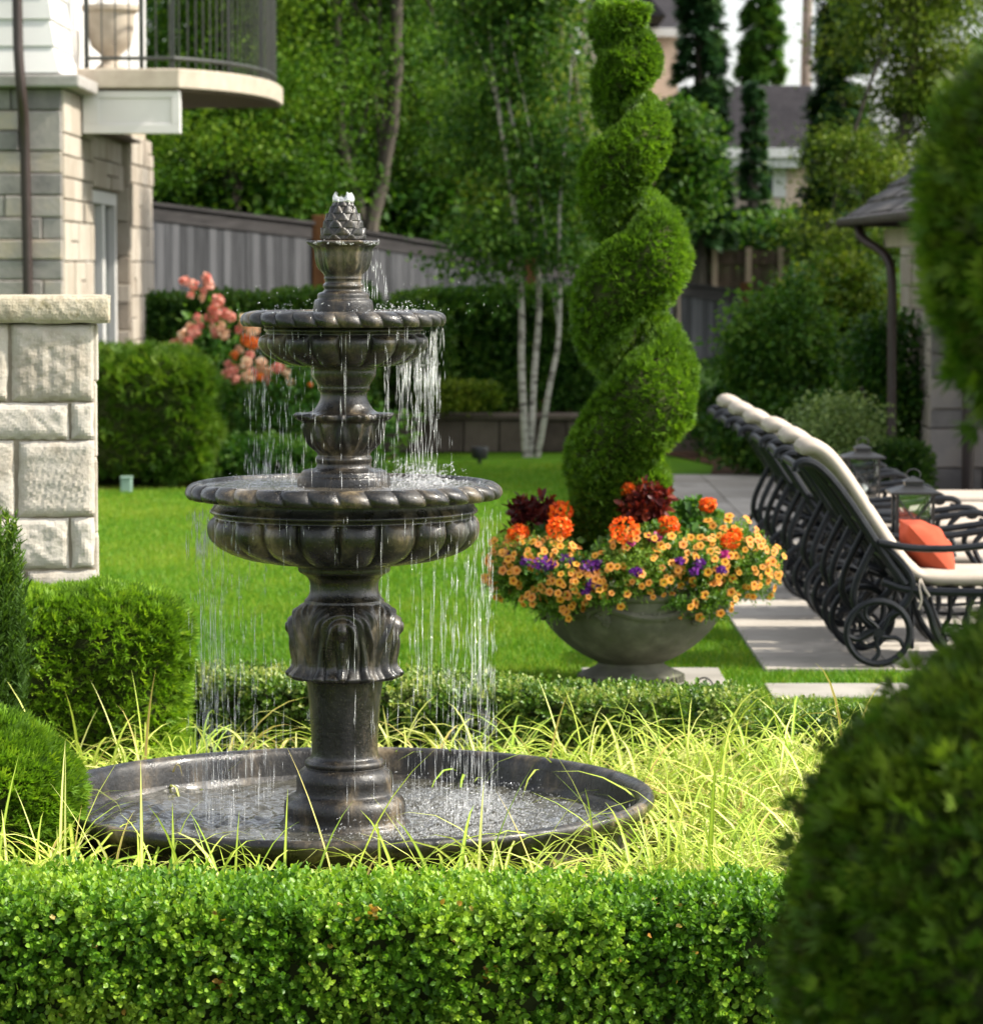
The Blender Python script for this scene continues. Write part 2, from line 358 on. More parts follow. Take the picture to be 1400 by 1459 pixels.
def water_mat(name, base, rough, bs, bd):
    m, nt, out = new_mat(name); L = nt.links.new
    p = N_(nt, 'ShaderNodeBsdfPrincipled', Roughness=rough, IOR=1.33); p.inputs['Base Color'].default_value = rgba(base); p.inputs['Specular IOR Level'].default_value = 1.0
    tc = N_(nt, 'ShaderNodeTexCoord'); nb = N_(nt, 'ShaderNodeTexNoise', Scale=bs, Detail=3.0, Distortion=.6); L(tc.outputs['Object'], nb.inputs['Vector'])
    b = N_(nt, 'ShaderNodeBump', Strength=.55, Distance=bd); L(nb.outputs['Fac'], b.inputs['Height']); L(b.outputs[0], p.inputs['Normal'])
    L(p.outputs[0], out.inputs['Surface']); return m
M['water'] = water_mat('pool_water', (.058,.056,.045), .03, 11, .03)
def bubble_mat():
    m, nt, out = new_mat('bubbling_water'); L = nt.links.new
    t = N_(nt, 'ShaderNodeBsdfTransparent'); g = N_(nt, 'ShaderNodeBsdfGlossy', Roughness=.06); d = N_(nt, 'ShaderNodeBsdfDiffuse'); d.inputs['Color'].default_value = (.9,.92,.92,1)
    a = N_(nt, 'ShaderNodeMixShader'); a.inputs[0].default_value = .45; L(g.outputs[0], a.inputs[1]); L(d.outputs[0], a.inputs[2])
    c = N_(nt, 'ShaderNodeMixShader'); c.inputs[0].default_value = .42; L(t.outputs[0], c.inputs[1]); L(a.outputs[0], c.inputs[2]); L(c.outputs[0], out.inputs['Surface']); return m
M['bubble'] = bubble_mat()
M['water_thin'] = water_mat('film_water', (.07,.06,.045), .05, 60, .008)
def drop_mat():
    m, nt, out = new_mat('falling_drops'); L = nt.links.new
    t = N_(nt, 'ShaderNodeBsdfTransparent'); d = N_(nt, 'ShaderNodeBsdfDiffuse'); d.inputs['Color'].default_value = (.9,.92,.92,1)
    tl = N_(nt, 'ShaderNodeBsdfTranslucent'); tl.inputs['Color'].default_value = (.9,.92,.92,1)
    g = N_(nt, 'ShaderNodeBsdfGlossy', Roughness=.12)
    a = N_(nt, 'ShaderNodeMixShader'); a.inputs[0].default_value = .5; L(d.outputs[0], a.inputs[1]); L(tl.outputs[0], a.inputs[2])
    b = N_(nt, 'ShaderNodeMixShader'); b.inputs[0].default_value = .35; L(a.outputs[0], b.inputs[1]); L(g.outputs[0], b.inputs[2])
    c = N_(nt, 'ShaderNodeMixShader'); c.inputs[0].default_value = .30; L(t.outputs[0], c.inputs[1]); L(b.outputs[0], c.inputs[2])
    L(c.outputs[0], out.inputs['Surface']); return m
M['drops'] = drop_mat()
def glass_mat(name, tint, rough=.02):
    m, nt, out = new_mat(name); L = nt.links.new
    p = N_(nt, 'ShaderNodeBsdfPrincipled', Roughness=rough); p.inputs['Base Color'].default_value = rgba(tint); p.inputs['Specular IOR Level'].default_value = .8
    L(p.outputs[0], out.inputs['Surface']); return m
M['pane'] = glass_mat('window_glass', (.03,.045,.04))
def clear_glass():
    m, nt, out = new_mat('lantern_glass'); L = nt.links.new
    t = N_(nt, 'ShaderNodeBsdfTransparent'); t.inputs['Color'].default_value = (.85,.9,.9,1); g = N_(nt, 'ShaderNodeBsdfGlossy', Roughness=.05)
    c = N_(nt, 'ShaderNodeMixShader'); c.inputs[0].default_value = .12; L(t.outputs[0], c.inputs[1]); L(g.outputs[0], c.inputs[2]); L(c.outputs[0], out.inputs['Surface']); return m
M['lantern_glass'] = clear_glass()

M['pillar'] = mat('split_limestone', [(.30,(0.3283,0.2895,0.2370)), (.5,(0.4531,0.4079,0.3490)), (.72,(0.5254,0.4868,0.4346))], scale=9, rough=(.8,.9), bump=(85,.55), dist=.006, spec=.2, attr=.25, noise2=(9, .48, .74, (.34,.315,.27)))
M['cap'] = mat('split_cap_stone', [(.30,(0.2732,0.2297,0.1584)), (.5,(0.4140,0.3643,0.2772)), (.72,(0.5134,0.4594,0.3722))], scale=9, rough=(.8,.9), bump=(70,.7), dist=.008, spec=.2, noise2=(18, .52, .66, (.25,.22,.14)))
M['mortar'] = mat('mortar', flat((.36,.31,.24)), scale=30, rough=(.9,.95), bump=(120,.3), spec=.1)
M['house_stone_shaded'] = mat('house_ashlar_shaded', [(.10,(0.1590,0.1484,0.1465)), (.45,(0.2743,0.2526,0.2412)), (.70,(0.3340,0.3007,0.2800)), (.95,(0.4135,0.3447,0.2756))], scale=5, rough=(.85,.92), bump=(30,.5), dist=.01, spec=.15, attr=.75)  # stone of the fronts, their grey shade put into the colour
M['house_stone_lit'] = mat('house_ashlar_lit', [(.2,(0.3083,0.2638,0.2148)), (.8,(0.4162,0.3725,0.3182))], scale=5, rough=(.85,.92), bump=(30,.4), dist=.01, spec=.15, attr=.5)  # same stone for the sides, its lit cream tone put into the colour
M['trim_stone'] = mat('trim_stone', [(.3,(0.3520,0.3010,0.2394)), (.7,(0.4576,0.3999,0.3276))], scale=7, rough=(.8,.9), bump=(40,.2), spec=.2)
M['band_stone'] = mat('band_stone', [(.3,(.24,.225,.21)), (.7,(.36,.34,.32))], scale=7, rough=(.8,.9), bump=(40,.3), spec=.2)
M['white'] = mat('white_paint', flat((0.5940,0.5829,0.5676), .04), scale=3, rough=(.45,.6), bump=None, spec=.35)
M['soffit'] = mat('brown_soffit', flat((.11,.075,.052), .15), rough=(.7,.8), bump=None)
M['pipe'] = mat('brown_pipe', flat((0.0300,0.0175,0.0150), .2), rough=(.4,.55), bump=None)
M['iron'] = mat('black_iron', flat((.012,.0125,.013), .2), scale=20, rough=(.42,.55), bump=None)
M['rail'] = mat('dark_rail', flat((.03,.033,.028), .2), scale=20, rough=(.45,.6), bump=None)
M['alum'] = mat('black_cast_aluminium', [(.3,(.006,.007,.009)), (.7,(.014,.016,.020))], scale=14, rough=(.36,.55), bump=(90,.12), dist=.002, spec=.22)
M['cushion'] = mat('oatmeal_canvas', [(.3,(.37,.315,.262)), (.7,(.455,.395,.335))], scale=6, rough=(.9,.95), bump=(260,.25), dist=.002, spec=.1)
M['pillow'] = mat('coral_canvas', [(.3,(.33,.060,.030)), (.7,(.41,.085,.046))], scale=8, rough=(.9,.95), bump=(260,.25), dist=.002, spec=.1)
M['fence'] = mat('weathered_shaded_plank', [(.2,(0.0331,0.0343,0.0374)), (.5,(0.0580,0.0599,0.0649)), (.85,(0.0938,0.0960,0.1030))], scale=4, stretch=(5,5,.5), rough=(.85,.95), bump=(20,.4), dist=.006, spec=.1, attr=.6)  # weathered grey, darkened further to stand in for tree shade
M['fence_cap'] = mat('weathered_rail', [(.3,(0.0252,0.0238,0.0245)), (.7,(0.0525,0.0497,0.0504))], scale=4, stretch=(.6,.6,5), rough=(.85,.95), bump=(20,.3), spec=.1)
M['post'] = mat('rust_brown_post', [(.3,(.075,.035,.015)), (.7,(.15,.075,.032))], scale=5, stretch=(4,4,.5), rough=(.85,.95), bump=(20,.3), spec=.1)
M['deck'] = mat('brown_deck_wood', [(.2,(.06,.042,.030)), (.8,(.14,.10,.075))], scale=4, stretch=(4,4,.6), rough=(.85,.95), bump=(20,.3), spec=.1, attr=.5)
M['wall_block'] = mat('retaining_block', [(.2,(.07,.055,.045)), (.8,(.155,.125,.10))], scale=5, rough=(.9,.95), bump=(30,.5), dist=.01, spec=.1, attr=.5)
M['urn'] = mat('urn_cast_stone', [(.3,(0.0595,0.0595,0.0408)), (.5,(0.0935,0.0918,0.0680)), (.72,(0.1615,0.1573,0.1190))], scale=8, rough=(.75,.9), bump=(55,.35), dist=.004, spec=.2, noise2=(14, .55, .75, (.085,.10,.05)))
M['conc'] = mat('concrete', [(.3,(.22,.205,.18)), (.7,(.34,.32,.285))], scale=3, rough=(.85,.92), bump=(60,.25), dist=.004, spec=.15)
M['paver'] = mat('paver', [(.2,(.31,.28,.24)), (.8,(.45,.41,.36))], scale=4, rough=(.85,.92), bump=(60,.25), dist=.004, spec=.15, attr=.6, noise2=(2.2, .52, .72, (.23,.21,.18)))
M['soil'] = mat('bed_soil', [(.3,(.028,.020,.013)), (.7,(.085,.062,.040))], scale=14, rough=(.95,1), bump=(40,.8), dist=.03, spec=.05)
M['mulch'] = mat('bark_mulch', [(.3,(.045,.024,.014)), (.7,(.13,.075,.045))], scale=12, rough=(.95,1), bump=(40,.8), dist=.03, spec=.05)
M['lawn'] = mat('lawn_ground', [(.3,(.066,.165,.009)), (.5,(.090,.20,.012)), (.7,(.125,.235,.016))], scale=1.6, detail=10.0, rough=(.9,1), bump=(90,.6), dist=.03, spec=.05)
M['hill'] = mat('hill_ground', [(.3,(.015,.040,.010)), (.7,(.045,.085,.018))], scale=1.2, detail=8.0, rough=(.95,1), bump=(20,.8), dist=.1, spec=.05)
M['roof'] = mat('roof_shingle', [(.2,(0.0195,0.0182,0.0208)), (.8,(0.0403,0.0370,0.0403))], scale=2, rough=(.85,.95), bump=(12,.5), dist=.02, spec=.1, attr=.25)
M['slate'] = mat('slate_tile', [(.2,(0.0330,0.0288,0.0270)), (.8,(0.0900,0.0780,0.0720))], scale=3, rough=(.6,.8), bump=(20,.3), spec=.3, attr=.8)
M['beige'] = mat('beige_siding', flat((.48,.38,.31), .08), scale=1, rough=(.8,.9), bump=None, spec=.2)
M['tan'] = mat('tan_render', flat((.36,.27,.20), .12), scale=2, rough=(.85,.92), bump=(40,.2), spec=.15)
M['pole'] = mat('utility_pole', flat((.22,.17,.14), .2), scale=3, rough=(.9,.95), bump=None)
M['bluegrey'] = mat('blue_grey_metal', flat((.24,.33,.40), .08), rough=(.4,.5), bump=None)

# ------------------------------------------------------------------ ground
def grid(x0, x1, y0, y1, nx, ny, zf):
    X, Y = np.meshgrid(np.linspace(x0, x1, nx), np.linspace(y0, y1, ny)); Z = zf(X, Y)
    V = np.stack([X, Y, Z], -1).reshape(-1, 3); i = np.arange(nx - 1)[None] + nx * np.arange(ny - 1)[:, None]
    return V, np.stack([i, i + 1, i + nx + 1, i + nx], -1).reshape(-1, 4)
def hill_z(X, Y):
    t = np.clip((Y - 36.0) / 34.0, 0, 1); return -0.02 + 3.2 * t * t * (3 - 2 * t)
V, Fa = grid(-400, 400, -60, 900, 2, 2, lambda X, Y: X * 0 - .06)
tag(mesh_np('ground', V, Fa, M['hill']), kind='structure')
V, Fa = grid(-60, 60, 35.5, 120, 40, 50, lambda X, Y: hill_z(X, Y))
tag(mesh_np('hillside', V, Fa, M['hill'], smooth=True), kind='structure')
V, Fa = grid(-14, 14, -6, 35.5, 60, 80, lambda X, Y: X * 0)
tag(mesh_np('lawn', V, Fa, M['lawn']), kind='structure')
V, Fa = grid(-3.6, 2.2, 7.0, 13.0, 30, 40, lambda X, Y: X * 0 + .008 + .012 * np.sin(X * 5 + 1) * np.sin(Y * 6))
tag(mesh_np('garden_bed', V, Fa, M['soil'], smooth=True), kind='structure')
# patio pavers (edge parallel to the view), path and urn pad
mb = MB(); PX0, PY0 = 1.27, 15.72
ys = [PY0 + .61 * i for i in range(24)]
for i, y in enumerate(ys):
    x = PX0
    for j in range(13):
        mb.cr = rng.random(); mb.box((x + .004, y + .004, -.05), (x + .602, y + .602, .018 + rng.uniform(-.0015, .0015))); x += .608
tag(mb.build('patio', M['paver'], bevel=.004), kind='structure')
mb = MB(); mb.box((1.23, 14.72, -.05), (6.5, 15.22, .012)); tag(mb.build('path', M['conc'], bevel=.005), kind='structure')
mb = MB(); mb.box((.42, 14.78, -.05), (1.06, 15.75, .020)); tag(mb.build('urn_pad', M['conc'], bevel=.006), kind='structure')
mb = MB()
a = gnd(1000, 655); mb.prism([(1.9, 29.6), (9, 29.6), (9, 35.4), (1.4, 35.4), (2.1, 32)], -.05, .012); tag(mb.build('mulch_bed', M['mulch']), kind='structure')
mb = MB(); mb.prism([(-4.6, 28.2), (-1.4, 29.2), (-.9, 33.9), (-4.6, 33.9)], -.05, .012); tag(mb.build('flower_bed', M['mulch']), kind='structure')
# lawn blades (near half of the lawn), uncountable
def lawn_ok(x, y):
    hedge = (y < 12.85 + .0 * x)
    pat = (x > PX0 - .01) & (y > PY0 - .01); path = (x > 1.22) & (y > 14.70) & (y < 15.23); pad = (x > .41) & (x < 1.07) & (y > 14.71) & (y < 15.76)
    bed = (x < 2.2) & (x > -3.6) & (y < 13.02)
    return ~(hedge & bed | pat | path | pad | bed)
n = 500000
y = 12.4 + 20.0 * rng.random(n) ** 1.5; x = (rng.random(n) * 2 - 1) * (y * .165)
k = lawn_ok(x + rng.normal(size=n) * .018, y + rng.normal(size=n) * .018); x, y = x[k], y[k]; n = len(x)
P = np.stack([x, y, np.zeros(n)], 1)
d = unit(np.stack([rng.normal(size=n) * .45, rng.normal(size=n) * .45, np.ones(n)], 1))
r = np.clip(.48 + .22 * wob(P, 1.1, 9) + .22 * wob(P, .45, 10) + .12 * wob(P, 5.0, 12) + rng.normal(size=n) * .24, 0, 1)
BL_V = np.array([(-.5,0,0),(.5,0,0),(0,1,.12)]); BL_F = np.array([(0,1,2)])
hh = rng.uniform(.022, .042, n)
V, Fa, a = scatter(BL_V, BL_F, P, d, rnd3(n), np.stack([np.full(n, .006), hh, hh], 1), r)
tag(mesh_np('grass', V, Fa, M['grass'], attrs={'rnd': a}), kind='stuff')

# ------------------------------------------------------------------ fountain
FD = 10.1; FS = FD / F; FX = at(490, 700, FD)[0]
fz = lambda y: at(490, y, FD)[2]
FO = np.array([FX, FD, 0.0])
fountain = thing('fountain', 'dark wet stone three tier garden fountain with pinecone top and round pool', 'fountain', FO)
def flathe(name, prof, n=360, rope=None, gad=None, leaf=None, it=2, mat_=None):
    """prof rows: (r px, y px, rope weight, gadroon weight, leaf weight)"""
    P = np.array([tuple(p) + (0,) * (5 - len(p)) for p in prof], float)
    P = chaikin(P, it); m = len(P)
    r = P[:, 0] * FS; z = np.array([fz(y) for y in P[:, 1]])
    th = np.linspace(0, 2 * PI, n, endpoint=False)[None]
    R = np.repeat(r[:, None], n, 1); Z = np.repeat(z[:, None], n, 1)
    if rope:
        N, depth, tw = rope; l = np.abs(np.sin(.5 * N * th + tw * (z[:, None] - z.min()) / max(1e-6, np.ptp(z))))
        R = R - P[:, 2:3] * depth * (1 - l ** .45)
    if gad:
        N, depth = gad; l = np.abs(np.sin(.5 * N * th)); R = R - P[:, 3:4] * depth * (1 - l ** .5)
    if leaf:
        lf = leaf(th, z[:, None], (z[:, None] - z.min()) / np.ptp(z)); R = R + P[:, 4:5] * lf; Z = Z + np.clip(P[:, 4:5] - 1.0, 0, 1) * .9 * lf
    V = np.stack([R * np.cos(th) + FX, R * np.sin(th) + FD, Z], -1).reshape(-1, 3)
    i = np.arange(m - 1)[:, None] * n; j = np.arange(n)[None]; j2 = (j + 1) % n
    Fa = np.stack([i + j, i + j2, i + n + j2, i + n + j], -1).reshape(-1, 4)
    if P[0, 1] > P[-1, 1]: pass
    o = mesh_np(name, V, Fa[:, ::-1] if P[0, 1] < P[-1, 1] else Fa, mat_ or M['stone_dark'], fountain, smooth=True)
    return o
# pool ring: outer wall, rounded lip, inner wall, floor
ring = [(350,1290),(372,1272),(392,1248),(402,1218),(404,1190),(409,1172),(424,1158),(440,1146),(445,1136),(443,1128),(436,1125),(428,1127),(422,1133),(419,1146),(414,1180),(406,1222),(386,1236),(60,1240)]
flathe('pool_ring', ring)
# pedestal, bottom to top
def acanthus(th, z, t):
    ph = ((th + PI / 2) * 4 / (2 * PI) + .5) % 1.0 - .5  # position inside one of four leaves, front leaf on the axis
    zc = fz(893); dz = z - zc; H_ = fz(870) - fz(960)
    u = np.abs(ph) * 2 * PI / 4 * .155 / (1 + 1.0 * np.clip(-dz / H_, 0, 1)) + .026 * np.clip(-dz / H_, 0, 1) ** 2
    rr = np.sqrt(u ** 2 + (np.clip(dz, 0, 1) * 1.15) ** 2)
    ridge = np.abs(np.sin(rr * PI / .0245 + .5)) ** .6 * (.8 + .35 * np.sin(rr * 130 + t * 9))
    boss = np.exp(-((u / .013) ** 2 + (dz / .022) ** 2) ** 2)
    edge = np.clip((np.abs(ph) - .40) / .08, 0, 1)
    return .0155 * (ridge - .6) * (1 - boss) * (1 - edge * .6) + .012 * boss - .010 * edge + .006 * np.cos(ph * 2 * PI)
ped = [(96,1240),(96,1190),(95,1172),(88,1168),(87,1160),(88,1150),(86,1140),(80,1133),(72,1130),(70,1127),(69,1118),(70,1108),(66,1098),(59,1093),(55,1092),(57,1090),(58,1086),(56,1082),(49,1079),(47.5,1074),(47.5,1060),(48.5,1040),(51,1005),(54,975),(56,966)]
flathe('pedestal', ped, n=128)
sk = [(55,966),(66,967,0,0,.4),(77,965,0,0,.9),(80,960,0,0,1.3),(74,954,0,0,1.2),(70,947,0,0,1),(70,938,0,0,1),(72,925,0,0,1),(75,908,0,0,1),(77,892,0,0,1),(76,880,0,0,1),(71,869,0,0,.8),(62,861,0,0,.3),(57,858),(57,854),(54,852),(50,846),(48.5,838),(49,829),(53,821),(60,817),(64,815),(66,812),(66,807),(70,803)]
flathe('leaf_collar', sk, n=480, leaf=acanthus)
# scroll at the front, back and sides of the collar
for q in range(4):
    mb = MB()
    a0 = -PI / 2 + .0 + q * PI / 2
    for i in range(1):
        pts = [(FX + (r_) * FS * math.cos(a0), FD + r_ * FS * math.sin(a0), fz(y_)) for r_, y_ in ((76,908),(77,918),(75,930),(72,944),(74,955),(80,962))]
        mb.tube(chaikin(pts, 2), 3.2 * FS, n=8)
    mb.build('scroll_relief', M['stone_dark'], fountain, smooth=True)
# lower basin
lb = [(60,803),(75,803),(110,800,0,.3),(140,795,0,.8),(165,787,0,1),(182,777,0,1),(192,766,0,1),(196,755,0,1),(195,745,0,1),(191,738,0,.7),(186,736),(185,734),(187,731),(191,729),(191,726),(187,722),(184,715),(185,708),(190,703),(200,702),(210,704),(216,707,.2),(221,710,1),(226,706,1),(227,700,1),(224,693,1),(217,688,1),(209,686,.1),(205,686),(203,688),(200,692),(190,700),(120,716),(40,720)]
flathe('lower_basin', lb, n=720, rope=(34, .019, 5.0), gad=(20, .044))
# middle column
def palmette(th, z, t):
    ph = (th * 8 / (2 * PI)) % 1.0 - .5
    return .0080 * np.cos(np.abs(ph) * 2 * PI * 2 - t * 12) + .012 * (np.abs(np.cos(ph * PI)) ** .6 - .6)
mc = [(67,715),(67,690),(66,681),(64,678),(62,677),(61,672),(57,669),(45,668),(40,666),(38,660),(40,657),(41,653),(39,650),(37,648),(40,643),(48,635,0,0,.7),(54,625,0,0,1),(56,615,0,0,1),(57,606,0,0,1),(58,600,0,0,.6),(62,598,0,0,.9),(66,595,0,0,1.4),(66,590,0,0,1.4),(60,588,0,0,.6),(52,588),(46,586),(41,582),(36,574),(33,566),(33,559),(36,556),(37.5,553),(37,549),(40,544),(45,537),(46.5,531),(46,526),(50,521)]
flathe('middle_column', mc, n=320, leaf=palmette)
ub = [(40,522),(60,522),(80,520,0,.6),(98,514,0,1),(112,505,0,1),(120,496,0,1),(122.5,488,0,1),(121,481,0,.9),(115,477,0,.4),(110,476),(110,473),(113,471),(113,468),(110,464),(110,460),(116,458),(128,459),(136,463,.2),(142,465,1),(146,461,1),(147,455,1),(145,449,1),(140,445,1),(132,443,.2),(128,442),(126,444),(120,447),(70,452),(30,452)]
flathe('upper_basin', ub, n=600, rope=(28, .0145, 4.0), gad=(16, .037))
def flute(th, z, t): return .0030 * np.cos(th * 18) * np.clip(1.3 - t, 0, 1) + .0055 * np.cos(th * 6)
fc = [(43,452),(43,440),(42,430),(40,427),(37,426),(37,419),(35,417),(28,415),(27,411),(29,409),(29,405),(26,403),(26,399),(28,397),(27,394),(28,390),(33,383,0,0,.8),(36,374,0,0,1),(37.5,365,0,0,1),(38,356,0,0,1),(41,351,0,0,1),(46,349,0,0,1.6),(48,346,0,0,1.6),(47,343,0,0,1.4),(42,342,0,0,.5),(36,345),(10,345)]
flathe('finial_cup', fc, n=320, leaf=flute)
# pinecone: rows of overlapping scales
n_t, n_z = 280, 150
zz = np.linspace(0, 1, n_z)[:, None]; th = np.linspace(0, 2 * PI, n_t, endpoint=False)[None]
rb = np.interp(zz, [0, .08, .2, .45, .7, .88, 1], [29, 31.5, 31, 27, 20, 14, 8.5])
rows = zz * 6.0; ri = np.floor(rows); rf = rows - ri
u = (th / (2 * PI) * 8 + .5 * (ri % 2)) % 1.0 - .5
sc_ = np.clip(1 - (2 * np.abs(u)) ** 2 / (1.02 - rf * .9), 0, 1) ** .5 * (.35 + .65 * rf)
R = (rb + 4.2 * sc_ - .8) * FS; Z = fz(345) + zz * (fz(283) - fz(345)) + 0 * th
V = np.stack([R * np.cos(th) + FX, R * np.sin(th) + FD, Z], -1).reshape(-1, 3)
V = np.vstack([V, [[FX, FD, fz(281)]]])
i = np.arange(n_z - 1)[:, None] * n_t; j = np.arange(n_t)[None]; j2 = (j + 1) % n_t
Fq = np.stack([i + j, i + j2, i + n_t + j2, i + n_t + j], -1).reshape(-1, 4)
mesh_np('pinecone', V, Fq, M['stone_dark'], fountain, smooth=True)

# water sheets
def disc(name, r0, r1, z, amp, freq, seed, mt, nr=90, nt=260):
    rr = np.linspace(r0, r1, nr)[:, None]; th = np.linspace(0, 2 * PI, nt, endpoint=False)[None]
    X = FX + rr * np.cos(th); Y = FD + rr * np.sin(th); P = np.stack([X.ravel(), Y.ravel(), 0 * X.ravel()], 1)
    Zh = z + amp * (wob(P, freq, seed) + .5 * wob(P, freq * 2.3, seed + 1)) * 1.0
    ring_ = amp * .8 * np.sin(((X - FX - .36) ** 2 + (Y - FD) ** 2).ravel() ** .5 * 90)
    ax_ = P[:, 0] - FX; ay_ = P[:, 1] - FD; rr_ = np.hypot(ax_, ay_); loc_ = np.exp(-((rr_ - (.42 if r1 > .5 else r1 * .66)) / (.16 if r1 > .5 else .05)) ** 2) * (np.clip(np.cos(np.arctan2(ay_, ax_) + .05), 0, 1) ** .8 + .35 * np.clip(-np.cos(np.arctan2(ay_, ax_)), 0, 1) ** 3)
    Zh = Zh + loc_ * amp * 1.5 * (wob(P, freq * 3.2, seed + 5) + .7 * wob(P, freq * 6.0, seed + 6))
    V = np.stack([P[:, 0], P[:, 1], Zh + ring_ * .5], 1)
    i = np.arange(nr - 1)[:, None] * nt; j = np.arange(nt)[None]; j2 = (j + 1) % nt
    Fa = np.stack([i + j, i + nt + j, i + nt + j2, i + j2], -1).reshape(-1, 4)
    return tag(mesh_np(name, V, Fa, mt, smooth=True), kind='structure')
PWZ = fz(1173)
disc('pool_water', .10, .868, PWZ, .0065, 13, 3, M['water'], nr=190, nt=640)
disc('basin_water', .125, 201 * FS, fz(691), .0016, 30, 4, M['water_thin'])
disc('basin_water', .08, 124 * FS, fz(445), .0012, 40, 5, M['water_thin'], nr=40)
# falling water: thin drops and threads, uncountable
OCT_V = np.array([(0,0,0),(-.5,.45,0),(0,.45,.5),(.5,.45,0),(0,.45,-.5),(0,1,0)])
OCT_F = np.array([(0,1,2),(0,2,3),(0,3,4),(0,4,1),(5,2,1),(5,3,2),(5,4,3),(5,1,4)])
def ang_mix(n, spec):
    """spec: (mean angle deg, spread deg, weight); 0 = +x (right), -90 = towards the camera"""
    w = np.array([s[2] for s in spec], float); c = rng.choice(len(spec), n, p=w / w.sum())
    return np.radians(np.array([s[0] for s in spec])[c] + rng.normal(size=n) * np.array([s[1] for s in spec])[c])
P_, D_, S_ = [], [], []
def fall(n, spec, r0, zt, zb, lmin, lmax, w, spread=.012, bias=1.0, vx=.035):
    # clustered into threads: each thread keeps its angle, drops follow one another down it
    nth = max(4, n // 6); a = np.repeat(ang_mix(nth, spec), 6)[:n]; m = len(a)
    rr = r0 - np.abs(rng.normal(size=nth)) * .055; rr = np.repeat(rr, 6)[:m] + rng.normal(size=m) * spread * .4
    t = rng.random(m) ** bias; z = zt - t * (zt - zb)
    rr = rr + vx * t ** .5 * np.repeat(rng.normal(size=nth), 6)[:m] * .5
    a = a + rng.normal(size=m) * .006
    ln = rng.uniform(lmin, lmax, m) * (.45 + .9 * t)
    z = np.maximum(z - ln, zb)
    P_.append(np.stack([FX + rr * np.cos(a), FD + rr * np.sin(a), z], 1))
    D_.append(unit(np.stack([rng.normal(size=m) * .02, rng.normal(size=m) * .02, np.ones(m)], 1)))
    ww = w * rng.uniform(.5, 1.4, m); S_.append(np.stack([ww, ln, ww], 1))
up_spec = [(-8, 22, 1.6), (25, 22, 1.5), (-50, 22, .9), (178, 14, 1.0), (205, 20, .8), (150, 22, .7), (-100, 30, .25)]
lo_spec = [(-6, 18, 1.2), (26, 22, 1.3), (-45, 22, .8), (182, 14, 1.2), (205, 20, .9), (155, 22, 1.0), (60, 30, .6), (120, 30, .6)]
z_u, z_l = fz(462), fz(722)
fall(740, up_spec, 140 * FS, z_u, fz(690), .015, .08, .0020)
fall(110, [(-6, 16, 1), (22, 14, .8)], 138 * FS, z_u, fz(560), .03, .11, .0042, bias=1.2)
fall(1250, lo_spec, 218 * FS, z_l, PWZ, .02, .12, .0022)
fall(45, [(-5, 16, 1), (20, 12, .8)], 214 * FS, z_l, PWZ, .05, .16, .0036, bias=1.0)
fall(70, [(180, 5, 1)], 216 * FS, z_l, fz(800), .04, .10, .0042, bias=1.3)
fall(70, [(-6, 14, 1), (15, 12, .8)], 46 * FS, fz(350), fz(428), .02, .06, .004, spread=.02)
fall(110, up_spec, 140 * FS, z_u, fz(600), .10, .24, .0016, bias=1.5)
fall(150, lo_spec, 218 * FS, z_l, fz(1000), .12, .34, .0016, bias=1.4)
# films dripping over the carved fronts
def film(n, r0, zt, dz, w):
    a = rng.uniform(-PI, 0, n); z = zt - rng.random(n) * dz; ln = rng.uniform(.02, .075, n)
    P_.append(np.stack([FX + r0 * np.cos(a), FD + r0 * np.sin(a), z - ln], 1)); D_.append(np.tile([0, 0, 1.0], (n, 1))); ww = w * rng.uniform(.5, 1.3, n); S_.append(np.stack([ww, ln, ww], 1))
film(34, 224 * FS, fz(716), .03, .0022); film(30, 199 * FS, fz(730), .08, .0022)
film(26, 143 * FS, fz(460), .025, .0021); film(26, 124 * FS, fz(474), .07, .0021)
P_, D_, S_ = np.vstack(P_), np.vstack(D_), np.vstack(S_); n = len(P_)
V, Fa, a = scatter(OCT_V, OCT_F, P_, D_, rnd3(n), S_, rng.random(n))
tag(mesh_np('falling_water', V, Fa, M['drops'], smooth=True), kind='stuff')
# splashes where it lands
P_, D_, S_ = [], [], []
def splash(n, spec, r0, rs, z0, h, w):
    a = ang_mix(n, spec); rr = r0 + rng.normal(size=n) * rs; t = rng.random(n) ** 2.6
    P_.append(np.stack([FX + rr * np.cos(a), FD + rr * np.sin(a), z0 + t * h], 1))
    D_.append(unit(np.stack([rng.normal(size=n) * .9, rng.normal(size=n) * .9, np.ones(n) * .8], 1)))
    ww = w * rng.uniform(.4, 1.3, n); S_.append(np.stack([ww, ww * rng.uniform(1, 3.2, n), ww], 1))
splash(4400, [(-8, 26, 3), (25, 25, 2), (-50, 24, 1.4)], .43, .10, PWZ + .003, .085, .0034)
splash(2000, [(-15, 40, 3), (40, 25, 1)], .50, .14, PWZ + .003, .02, .0036)
splash(700, [(-5, 30, 3), (180, 18, 1), (150, 30, .8), (210, 20, .6), (60, 40, .6)], .47, .13, PWZ + .001, .04, .0030)
splash(750, [(-8, 24, 3), (28, 25, 2)], .265, .05, fz(691), .060, .0042)
splash(180, [(182, 26, 1)], .27, .05, fz(691), .03, .0035)
splash(240, [(-10, 40, 3), (180, 60, 1)], .19, .04, fz(445), .030, .0035)
splash(90, [(0, 180, 1)], .30, .10, fz(445), .09, .0035)
splash(70, [(-10, 60, 1)], 48 * FS, .004, fz(349), .008, .006)
P_, D_, S_ = np.vstack(P_), np.vstack(D_), np.vstack(S_); n = len(P_)
V, Fa, a = scatter(OCT_V, OCT_F, P_, D_, rnd3(n), S_, rng.random(n))
